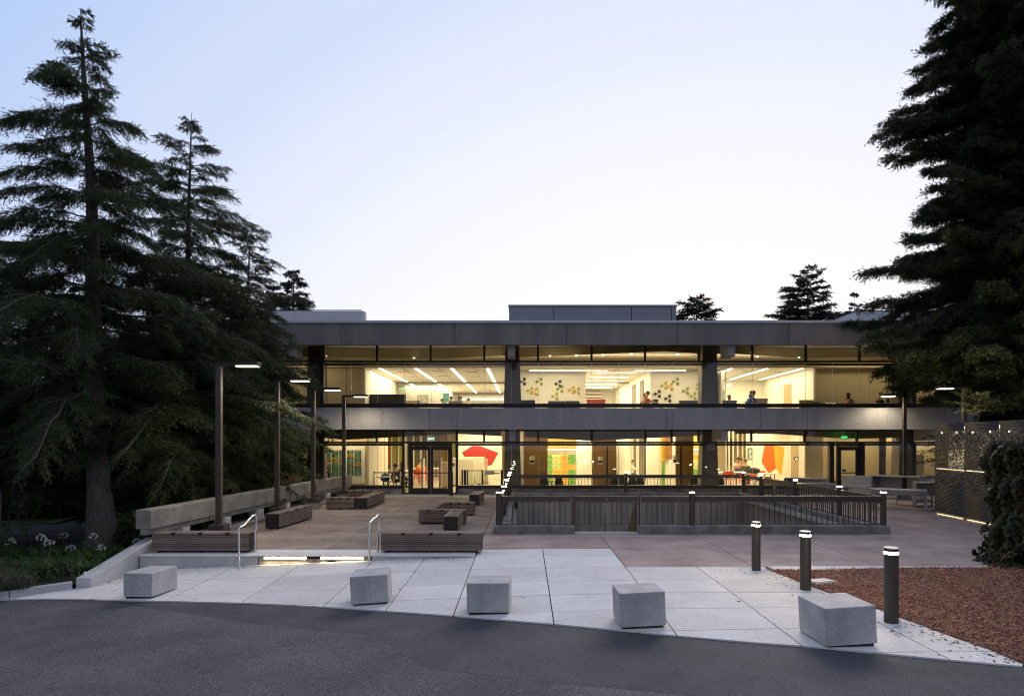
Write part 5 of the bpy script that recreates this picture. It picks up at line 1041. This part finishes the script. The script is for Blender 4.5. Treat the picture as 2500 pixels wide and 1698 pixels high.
person('person in a blue hoodie leaning over the red study table', *Z174(532, 652), 33.6, U, R(-75), 'cl_blue', hair='hairb', lean=.32, hood='cl_blue', head_down=.08)
person('person with brown hair bent over the red study table', *Z174(558, 690), 34.6, U, R(-120), 'cl_white', hair='hairb', long_hair=True, lean=.2)
person('person in a white top with long dark hair facing left at the study table', *Z174(698, 655), 34.0, U, R(85), 'cl_white', long_hair=True)
person('person in pink with a dark headscarf at the upper right window', *Z174(2145, 690), 34.0, U, R(-75), 'cl_pink', scarf='cl_black', skin='skind')
hp_ = person('person in black with headphones working at the upper right window', *Z198(637, 408), 33.4, U, R(-80), 'cl_black', skin='skind')
MB().tube([(.112 * math.cos(R(a)), .17, 1.20 + .112 * math.sin(R(a)) + .02) for a in range(-10, 191, 20)], .012, 6).build('headphones', M['black'], hp_)
cap_ = person('person in grey with a black cap seated left of the entrance', *Z65(2050, 712), 33.0, .002, R(-75), 'cl_grey', lean=.05)
person('person with long dark hair in black at the lobby table', *Z65(2140, 678), 34.8, .002, R(-70), 'cl_black', long_hair=True, skin='skind')
person('person far back before the orange panel in the lobby', *Z65(1980, 602), 45.0, .002, R(60), 'cl_black', legs='cl_orange')
person('person in an orange shirt seen from behind through the left door leaf', *Z93(640, 570), 39.4, .002, R(5), 'cl_orange')
person('person in a white top seated with a laptop between the wooden doors', *Z125(1718, 527), 38.5, .002, R(-75), 'cl_white', lean=.2)
person('person with grey top deep in the lower right room', *Z158(1465, 530), 44.0, .002, R(170), 'cl_white')
person('person in pink deep in the lower right room', *Z158(1535, 545), 42.5, .002, R(150), 'cl_pink')
person('person in an olive jacket seen from behind at the lower right table', *Z158(1605, 565), 35.2, .002, R(-10), 'cl_olive', hair='hairb')
MB().ball((0, .12, 1.235), .103, .11, .10, 12, 6, 0).box(-.07, .07, .2, .31, 1.235, 1.25).build('cap', M['black'], cap_, smooth=True)
for l, px, Y, rz in (('dark chair of the person with a black cap', xat(958.5, 33) , 33.0, R(-75)), ('dark chair of the dark haired person at the lobby table', xat(972, 34.8), 34.8, R(-70)), ('wooden chair of the reader between the wooden doors', xat(1533, 38.5), 38.5, R(-75))):
    stool(l, px, Y, 'wood' if 'wooden chair' in l else 'black', rz, None)
# ================================================================== TREES
def conifer(name, lab, x, y, z0, H, rad, nbr, seed, bark='bark', leafs='needle', zb=1.5, nsec=20, nleaf=55, tr=.26, lean=(0, 0), rise=.12, droop=.25, hang=.22, ll=(.030, .060), lw=(.007, .012), up=0, lop=None, group=None, limb=.022, gap=0, cat='tree', tuft=0, twig=.20, inner=.12, var=(.45, 1.25), sw=(.14, .28), wj=.2):
    rg = np.random.default_rng(seed); t = thing(name, lab, cat, (x, y, z0), 0, group)
    # trunk
    m = 16; TP = []; TR = []
    for i in range(m + 1):
        f = i / m; wob = .04 * math.sin(f * 9 + seed); TP.append((lean[0] * f * H + wob, lean[1] * f * H + wob * .6, f * H)); TR.append(tr * ((1 - f) ** .85 * .92 + .03) * (1.45 - .45 * min(1, f * 9)))
    MB().tube(TP, TR, 12).build('trunk', M[bark], t, smooth=True)
    bz = MB(); Cs, Ds, Ls, Ws = [], [], [], []
    def axis(z): return np.array([lean[0] * z, lean[1] * z, z])
    nw = max(4, nbr // 5); wh = zb + (H - zb) * (np.arange(nw) + .5 * rg.random(nw)) / nw
    hs = np.sort(np.minimum(np.repeat(wh, 5) + rg.normal(0, wj, nw * 5), H - .03)); az = np.cumsum(2.399 + rg.normal(0, .5, len(hs)))
    for h, a in zip(hs, az):
        Lb = rad(h, a) * rg.uniform(*var)
        if gap and rg.random() < gap: Lb *= .45
        if Lb < .12: Lb = .12
        ft = h / H; rs = rg.normal(0, .06) + (rise + .55 * max(0, ft - .72) * 2 * (1 if not up else .6)) * rg.uniform(.5, 1.5); dr = droop * rg.uniform(.6, 1.4) * (1 - .5 * max(0, ft - .7) * 3)
        d = np.array([math.cos(a), math.sin(a), 0]); b0 = axis(h); bend = rg.normal(0, .12)
        s = np.linspace(0, 1, 9); side = np.array([-d[1], d[0], 0])
        zc = rs * Lb * s - dr * Lb * s ** 2.2 + up * Lb * s ** 4
        P = b0 + np.outer(Lb * s, d) + np.outer(bend * Lb * s * s, side); P[:, 2] += zc + rg.normal(0, .012 * Lb, 9) * (s > .1)
        r0 = max(.008, limb * (Lb / 2.5) ** .8)
        bz.tube([tuple(p) for p in P], [r0 * (1 - .85 * q) + .003 for q in s], 5, False)
        ns = max(4, int(nsec * min(1, Lb / 2.2) + 3)); sj = inner + (1 - inner) * (np.arange(ns) + rg.random(ns)) / ns; sj = np.minimum(sj, 1)
        for j, sq in enumerate(sj):
            i0 = min(int(sq * 8), 7); fr = sq * 8 - i0; pb = P[i0] * (1 - fr) + P[i0 + 1] * fr; tg = P[i0 + 1] - P[i0]; tg = tg / (np.linalg.norm(tg) + 1e-9)
            sgn = 1 if j % 2 else -1; an = sgn * rg.uniform(.4, 1.1) * (1.05 - .6 * sq)
            dd = tg * math.cos(an) + side * math.sin(an); dd[2] += rg.normal(-.03, .08); dd /= np.linalg.norm(dd)
            l2 = Lb * rg.uniform(*sw) * (1.0 - .72 * sq) + .10 + .04 * Lb
            if j % 2 == 0: bz.tube([tuple(pb), tuple(pb + dd * l2 * .55 + np.array([0, 0, -.06 * l2])), tuple(pb + dd * l2 + np.array([0, 0, -.30 * l2 * droop * 3]))], [r0 * .35 + .002, r0 * .22 + .002, .002], 3, False)
            # twigs along the side branch, needles along each twig
            k = max(3, int(nleaf * l2 / .8 / 7)); u = rg.random(k) ** .8; o = pb + np.outer(l2 * u, dd); o[:, 2] -= .9 * droop * l2 * u ** 2
            q = np.array([-dd[1], dd[0], 0.]); td = np.outer(rg.uniform(.3, 1, k), dd) + np.outer(rg.uniform(-.9, .9, k), q); td[:, 2] -= rg.uniform(.0, 1.0, k) * hang * 5 - .15
            td /= np.linalg.norm(td, axis=1, keepdims=True); lt = rg.uniform(.5, 1.3, k) * twig * min(1, .35 + Lb / 3.0)
            m7 = 7; v = (np.arange(m7)[None, :] + rg.random((k, m7))) / m7
            c = o[:, None, :] + td[:, None, :] * (lt[:, None] * v)[:, :, None]; c[:, :, 2] -= hang * .35 * (lt[:, None] * v ** 2); c = c.reshape(-1, 3) + rg.normal(0, .010 + tuft, (k * m7, 3))
            dl = np.repeat(td, m7, axis=0) + rg.normal(0, .45, (k * m7, 3)); Cs.append(c); Ds.append(dl)
    C = np.concatenate(Cs); D = np.concatenate(Ds); D /= np.linalg.norm(D, axis=1, keepdims=True); n = len(C)
    S_ = np.cross(D, rg.normal(0, 1, (n, 3))); S_ /= np.linalg.norm(S_, axis=1, keepdims=True); l = rg.uniform(*ll, (n, 1)); w = rg.uniform(*lw, (n, 1))
    V = np.stack([C - S_ * w, C + S_ * w, C + D * l * 1.6], 1).reshape(-1, 3)
    cr = inst('crown', arr_mesh('crown', V, np.arange(3 * n).reshape(-1, 3), M[leafs]), t); inst('limbs', bz.mesh('limbs', M[bark], fix=False), t)
    return t, n
cnt = 0
def prof(pts):
    zs = [p[0] for p in pts]; rs = [p[1] for p in pts]
    return lambda h, a: float(np.interp(h, zs, rs))
def plim(pts, x, xl, zl=99):                        # boughs stop short of the terrace below zl
    f = prof(pts)
    def q(h, a):
        r = f(h, a) * (1 + .13 * math.sin(3 * a + h * 1.7)); c = math.cos(a)
        if c > .05 and h < zl: r = min(r, max(.4, (xl - x) / c))
        return r
    return q
CE = [('tallest cedar with a thick leaning trunk above the flower bed', -10.42, 16.8, 13.3, [(3, 3.3), (4.4, 4.0), (6, 3.7), (7.5, 3.0), (8.5, 2.5), (9.5, 2.0), (11, 1.35), (11.5, .85), (12.2, .5), (12.9, .3), (13.3, .1)], -8.6, 5.4, dict(nbr=130, seed=21, zb=2.3, nsec=34, nleaf=230, tr=.30, lean=(-.034, 0), rise=.12, droop=.30, hang=.26, gap=.2, twig=.28)),
      ('second tall cedar with a thin open top behind the first lamp', -10.6, 21.6, 13.1, [(1, 2.4), (3, 3.0), (6, 2.9), (8.5, 2.3), (9.8, 1.7), (11.3, 1.0), (12.3, .55), (13.1, .12)], -8.0, 5, dict(nbr=150, seed=5, zb=1.4, nsec=32, nleaf=190, tr=.19, hang=.24, gap=.15, twig=.25)),
      ('shorter cedar with a nodding top beside the left end of the building', -9.7, 22.8, 9.9, [(1, 1.8), (2.5, 2.2), (4, 2.1), (6, 1.6), (7.5, 1.15), (8.8, .75), (9.9, .25)], -8.1, 3.4, dict(nbr=150, seed=9, zb=1.0, nsec=28, nleaf=160, twig=.25, tr=.13, hang=.2, droop=.36, rise=.24, lean=(.062, 0))),
      ('broad low cedar at the left picture edge behind the flowers', -14.6, 18.6, 8.2, [(0, 3.0), (2.4, 4.0), (4, 3.4), (6, 2.2), (8.2, .3)], -8.5, 5, dict(nbr=130, seed=12, zb=1.5, nsec=28, nleaf=150, twig=.26, tr=.2, hang=.2, droop=.32)),
      ('young cedar with long drooping boughs reaching over the parapet lamps', -9.5, 19.5, 7.6, [(.3, 1.6), (1.6, 2.6), (3.2, 2.9), (3.7, 3.2), (4.3, 2.8), (4.8, 1.9), (6, 1.4), (7.6, .3)], -8.3, 3.3, dict(nbr=125, seed=14, zb=.8, nsec=32, nleaf=180, twig=.26, tr=.13, hang=.2, droop=.24, rise=.06)),
      ('dark cedar close to the building behind the second pole lamp', -10.3, 26.0, 8.6, [(.5, 2.2), (3, 2.5), (6, 1.7), (8.6, .2)], -8.1, 9, dict(nbr=110, seed=17, zb=.8, nsec=26, nleaf=140, twig=.25, tr=.15, hang=.2, droop=.3))]
for l, x, y, H, pts, xl, zl, kw in CE: cnt += conifer('cedar_tree', l, x, y, -.3, H, plim(pts, x, xl, zl), **kw)[1]
for i, (x, y, H, r, l) in enumerate(((-17.5, 27, 9.0, 3.6, 'dark conifer standing behind the tallest cedar, beyond the path'), (-24, 30, 8.5, 4.2, 'dark conifer in the far left background'), (-14, 33, 8.5, 3.6, 'dark conifer behind the second cedar, against the building'), (-20.5, 23.5, 6.5, 3.4, 'low dark conifer beyond the lawn at the left edge'))):
    cnt += conifer('conifer_tree', l, x, y, -.5, H, prof([(.3, r), (H * .4, r * .8), (H, .2)]), 120, 30 + i, zb=.3, nsec=26, nleaf=90, twig=.35, tr=.2, hang=.3, ll=(.10, .18), lw=(.03, .05))[1]
def PR(h, a): return float(np.interp(h, [1.5, 3.6, 4.8, 6.0, 7.2, 8.6, 9.8, 11.2, 12.2, 13.0, 13.6, 14.4, 15.2, 16.2, 18, 19.5, 24, 28], [1.2, 1.7, 2.5, 4.0, 4.5, 4.3, 4.0, 3.5, 3.1, 2.6, 2.7, 3.4, 3.4, 2.8, 3.0, 2.8, 2.0, .3])) * (1 + .10 * math.sin(4 * a + h))
cnt += conifer('redwood_tree', 'huge dark redwood towering over the perforated screen at the right', 17.9, 25.0, -.1, 28.0, PR, 540, 44, bark='barkr', leafs='needler', zb=2.0, nsec=40, nleaf=150, tr=.62, rise=-.10, droop=.20, hang=.18, up=.16, ll=(.05, .095), lw=(.016, .026), limb=.026, tuft=.045, twig=.26, var=(.5, 1.2), sw=(.14, .28), wj=.6)[1]
for x, y, H, r, s, l, nm in ((xat(716, 62), 62, 0, 4.6, 50, 'distant cedar with a drooping top behind the left penthouse', 'cedar_tree'), (xat(1700, 66), 66, 0, 3.6, 51, 'small distant conifer beside the middle penthouse', 'conifer_tree'), (xat(1972, 66), 66, 0, 6.3, 52, 'broad distant conifer above the right half of the roof', 'conifer_tree'), (xat(2086, 70), 70, 0, 2.2, 53, 'slender sparse distant conifer near the redwood', 'conifer_tree')):
    top = {50: 656, 51: 724, 52: 657, 53: 711}[s]; H = zat(top, y); bb = 4.5
    pr_ = {50: [(bb, r), (H * .7, r * .62), (H, .35)], 51: [(bb, r * 1.25), (H * .75, r * .8), (H * .9, r * .5), (H, .5)], 52: [(bb, r * 1.2), (H * .6, r * .8), (H * .82, r * .5), (H, .5)], 53: [(bb, r), (H * .7, r * .5), (H, .2)]}[s]
    cnt += conifer(nm, l, x, y, 0, H, prof(pr_), 110 if s != 53 else 80, s, leafs='needlef', zb=bb, nsec=20, nleaf=60 if s != 53 else 26, tr=.32 if s != 53 else .16, hang=.30 if s == 50 else .12, droop=.34 if s == 50 else .12, rise=.25 if s == 50 else .10, ll=(.09, .17), lw=(.026, .044), limb=.04, twig=.5, sw=(.2, .36))[1]
# second leader of the distant cedar
cnt += conifer('cedar_tree', 'distant cedar with a lower second top left of the penthouse cedar', xat(668, 60), 60, 0, zat(688, 60), prof([(4, 3.4), (10, 2.3), (zat(688, 60), .3)]), 90, 57, leafs='needlef', zb=4.5, nsec=20, nleaf=60, tr=.22, hang=.3, droop=.34, rise=.25, ll=(.09, .17), lw=(.026, .044), limb=.04, twig=.5, sw=(.2, .36))[1]
print('needles', cnt)
# dark undergrowth that closes the view below the trees
def blob_leaves(name, m, boxes, n, l, w, seed, kind='stuff', **kw):
    rg = np.random.default_rng(seed); C = []
    for (x0, x1, y0, y1, z0, z1) in boxes:
        k = n // len(boxes); p = rg.random((k, 3)); hgt = z1 * (.55 + .45 * np.sin(p[:, 0] * 14 + x0) ** 2); C.append(np.stack([x0 + (x1 - x0) * p[:, 0], y0 + (y1 - y0) * p[:, 1], z0 + (hgt - z0) * p[:, 2]], 1))
    C = np.concatenate(C); k = len(C); D = rg.normal(0, 1, (k, 3)); D /= np.linalg.norm(D, axis=1, keepdims=True)
    return scatter(name, m, C, D, rg.normal(0, 1, (k, 3)), rg.uniform(*l, (k, 1)), rg.uniform(*w, (k, 1)), kind)
blob_leaves('undergrowth', M['needle'], [(-40, -9.2, 31, 34, -.5, 3.4), (-19, -9, 23.5, 25.5, -.5, 1.3), (-9.4, -8.75, 15.6, 29, -.5, .75), (-40, -22, 25, 28, -.5, 3)], 42000, (.12, .26), (.06, .14), 71)
# boughs behind the perforated screen
conifer('young_redwood', 'young bright green redwood sprays peeping over the perforated screen', 15.0, 22.6, -.1, 3.9, prof([(.4, 1.2), (2, 1.7), (3.2, 1.5), (3.9, .5)]), 60, 81, bark='barkr', leafs='needle', zb=.5, nsec=18, nleaf=70, tr=.07, hang=.06, droop=.2)
# ================================================================== IVY WALL
iv = thing('ivy_pillar', 'thick wall end overgrown with dark green and reddish ivy at the right edge', 'ivy wall', (0, 0, 0))
bx('wall', M['soil'], 9.66, 12.8, 13.05, 13.9, -.1, 2.2, iv)
def ivy(seed, n, mat, nm, keep):
    rg = np.random.default_rng(seed); C = []; Nn = []
    while sum(len(c) for c in C) < n:
        k = 4000; f = rg.integers(0, 4, k); u = rg.random(k); v = rg.random(k) ** .9 * 2.36; bul = .10 * np.sin(u * 17 + v * 5) + .08 * np.sin(v * 9 + u * 3); flare = .42 * np.exp(-v / .38) + .10 * np.exp(-((v - 1.9) / .5) ** 2)
        off = rg.random(k) * .16 + bul + flare * .8
        x = np.where(f == 0, 9.64 - off, np.where(f == 3, 9.62 - flare * .4 + u * 3.2, 9.64 - flare * .5 + u * 3.2)); y = np.where(f == 0, 13.05 - .1 + u * .95, np.where(f == 1, 13.05 - off, np.where(f == 2, 13.9 + off, 13.05 + u * .85)))
        z = np.where(f == 3, 2.2 + rg.random(k) * .16 + bul * .5, v); nx = np.where(f == 0, -1., 0.) ; ny = np.where(f == 1, -1., np.where(f == 2, 1., 0.)); nz = np.where(f == 3, 1., .45)
        C.append(np.stack([x, y, z], 1)); Nn.append(np.stack([nx, ny, nz], 1))
    C = np.concatenate(C)[:n]; Nn = np.concatenate(Nn)[:n] + rg.normal(0, .38, (n, 3)); Nn /= np.linalg.norm(Nn, axis=1, keepdims=True)
    if keep is not None: k = keep(C, rg); C, Nn = C[k], Nn[k]
    k = len(C); A = np.cross(Nn, rg.normal(0, 1, (k, 3))); A /= np.linalg.norm(A, axis=1, keepdims=True); A[:, 2] -= .5; A /= np.linalg.norm(A, axis=1, keepdims=True); B = np.cross(Nn, A); s = rg.uniform(.045, .085, (k, 1))
    pts = [(-.6, 0), (-.55, .55), (.05, .42), (.25, .62), (1.0, 0), (.25, -.62), (.05, -.42), (-.55, -.55)]
    V = np.stack([C + A * s * p + B * s * q + Nn * s * (.10 if abs(q) > .3 else 0) for p, q in pts], 1).reshape(-1, 3)
    inst(nm, arr_mesh(nm, V, np.arange(len(V)).reshape(-1, 8), M[mat], 8), iv)
ivy(91, 15000, 'ivy', 'leaves', None); ivy(92, 9000, 'ivyr', 'red_leaves', lambda C, rg: rg.random(len(C)) < .05 + .32 * np.clip(np.sin(C[:, 2] * 4 + C[:, 0] * 6 + 2.0), 0, 1))
blob_leaves('ground_ivy', M['ivy'], [(8.75, 10, 12.6, 12.95, .0, .10), (9.2, 9.9, 12.3, 12.7, 0, .06)], 900, (.05, .1), (.04, .08), 93)
# ================================================================== FLOWER BED
def bedz(x, y): return max(g(x, y), -.62) + .07
rg = np.random.default_rng(101)
def blades(name, m, bases, nb, hgt, spread, w, seed, arch=.5, parent=None):
    rg = np.random.default_rng(seed); V = []; Fq = []
    for (x, y, z) in bases:
        for _ in range(nb):
            a = rg.random() * 6.283; h = hgt * rg.uniform(.6, 1.1); sp = spread * rg.uniform(.5, 1.2); ww = w * rg.uniform(.7, 1.2); px, py = -math.sin(a), math.cos(a); bxx, byy = x + rg.normal(0, .05), y + rg.normal(0, .05)
            n = len(V); k = 4
            for i in range(k + 1):
                t = i / k; r = sp * t ** 1.5; zz = z + h * (t - arch * t ** 3); wd = ww * (1 - t ** 2) / 2 + .0015
                V += [(bxx + math.cos(a) * r - px * wd, byy + math.sin(a) * r - py * wd, zz), (bxx + math.cos(a) * r + px * wd, byy + math.sin(a) * r + py * wd, zz)]
            Fq += [(n + 2 * i, n + 2 * i + 1, n + 2 * i + 3, n + 2 * i + 2) for i in range(k)]
    return inst(name, arr_mesh(name, V, Fq, M[m], 4), parent)
def bedpts(n, x0, x1, y0, y1, seed, minback=0):
    rg = np.random.default_rng(seed); out_ = []
    while len(out_) < n:
        x, y = rg.uniform(x0, x1), rg.uniform(y0, y1)
        if inside(bed, np.array([x]), np.array([y]))[0] and y > 12.9 + minback + (-.743) * (-8.44 - x) * 1.0: out_.append((x, y, bedz(x, y)))
    return out_
tag(blades('strap_leaf_clumps', 'strap', bedpts(150, -14, -8.6, 12.6, 15.8, 1, .55), 26, .55, .38, .026, 2), kind='stuff')
tag(blades('low_ground_cover', 'strap', bedpts(170, -15, -8.5, 11, 16.5, 3, .25), 12, .22, .22, .016, 4), kind='stuff')
def weeds(name, pts, seed, h=.42):
    rg = np.random.default_rng(seed); C = []; D = []
    for (x, y, z) in pts:
        for _ in range(9):
            a = rg.random() * 6.283; sp = rg.uniform(.05, .28); k = 16; t = rg.random(k) ** .7; hh = h * rg.uniform(.6, 1.2)
            C.append(np.stack([x + math.cos(a) * sp * t + rg.normal(0, .02, k), y + math.sin(a) * sp * t + rg.normal(0, .02, k), z + hh * t], 1)); D.append(rg.normal(0, 1, (k, 3)) + np.array([0, 0, .8]))
    C = np.concatenate(C); D = np.concatenate(D); D /= np.linalg.norm(D, axis=1, keepdims=True); n = len(C)
    scatter(name, M['weed'], C, D, rg.normal(0, 1, (n, 3)), rg.uniform(.02, .06, (n, 1)), rg.uniform(.006, .016, (n, 1)))
weeds('dry_weeds', bedpts(120, -13.5, -8.55, 11, 13.8, 5, .12), 6)
weeds('kerbside_weeds', [(-9.3 + rg.normal(0, .16), 12.28 + rg.normal(0, .10), bedz(-9.3, 12.4)) for _ in range(26)], 8, .34)
def agapanthus(lab, px, py, Y, m='petal', seedhead=False, r=.075, n=22):
    p = at(px, py, Y); z = bedz(p.x, Y); t = thing('agapanthus', lab, 'flower', (p.x, Y, z), 0); h = p.z - z
    rg2 = np.random.default_rng(int(px * 7)); MB().tube([(0, .02, 0), (.01, 0, h * .5), (0, 0, h - r * .4)], .008, 6).build('stem', M['strap'], t)
    blades('leaves', 'strap', [(0, 0, 0)], 16, .45, .34, .026, int(px), parent=t)
    fl = MB(); sp = MB()
    for i in range(n):
        th = math.acos(rg2.uniform(-.35, 1)); a = rg2.random() * 6.283; d = Vector((math.sin(th) * math.cos(a), math.sin(th) * math.sin(a), math.cos(th))); c = Vector((0, 0, h - r * .3)); e = c + d * r * rg2.uniform(.75, 1.1)
        sp.tube([c, e], .0022, 3, False)
        if seedhead: sp.ball(e, .007, n=5, m=3); continue
        b = d.orthogonal().normalized(); b2 = d.cross(b)
        for k in range(5):
            w = 6.283 * k / 5; o = b * math.cos(w) + b2 * math.sin(w); o2 = b * math.cos(w + .5) + b2 * math.sin(w + .5); o3 = b * math.cos(w - .5) + b2 * math.sin(w - .5)
            fl.add([e, e + d * .014 + o3 * .009, e + d * .024 + o * .020, e + d * .014 + o2 * .009], [(0, 1, 2, 3)])
    sp.build('pedicels', M['strap'], t)
    if not seedhead: fl.build('petals', M[m], t)
Z0 = lambda u, v: (u * .19363, 1250 + v * .19363)
agapanthus('white flower head leftmost in the bed, beside the path', *Z0(140, 368), 14.4); agapanthus('large white flower head rising highest from the left strap leaves', *Z0(525, 315), 14.0, r=.085, n=28); agapanthus('wide white flower head just below the highest one', *Z0(622, 385), 13.9, r=.085, n=28)
agapanthus('dim white flower head far back under the cedar boughs', *Z0(800, 285), 16.2, r=.08); agapanthus('drooping white and violet flower head in the middle of the bed', *Z0(890, 450), 13.8, 'petalp'); agapanthus('white flower head in front of the cedar trunk', *Z0(1180, 300), 14.6, n=26)
agapanthus('white flower head low beside the foot of the cedar trunk', *Z0(1272, 445), 14.5, n=24); agapanthus('pale flower head at the top of the sloping cheek wall', *Z0(1722, 362), 15.3, n=30); agapanthus('yellow green seed head on a tall stalk left of the cedar trunk', *Z0(1045, 378), 14.2, seedhead=True)
# small white marker on the cheek wall end and the drain cover in the mulch
tag(MB().cyl((0, 0, 0), (0, 0, .05), .022, .022, 10).ball((0, 0, .05), .022, n=10, m=4, z0=0).build('sprinkler_cap', M['table'], None, (-8.36, 12.98, -.135), smooth=True), 'small white cap standing on the near end of the cheek wall', 'cap')
X, Y = gp(1700 + 880 * .34423, 1250 + 495 * .34423); t = thing('drain_cover', 'square grey utility cover lying in the mulch behind the middle bollard', 'utility cover', (X, Y, g(X, Y) + .03), R(20))
MB().box(-.24, .24, -.16, .16, -.05, .0).build('frame', M['wallc'], t, bevel=.006); MB().box(-.20, .20, -.12, .12, .001, .008).build('lid', M['galv'], t)
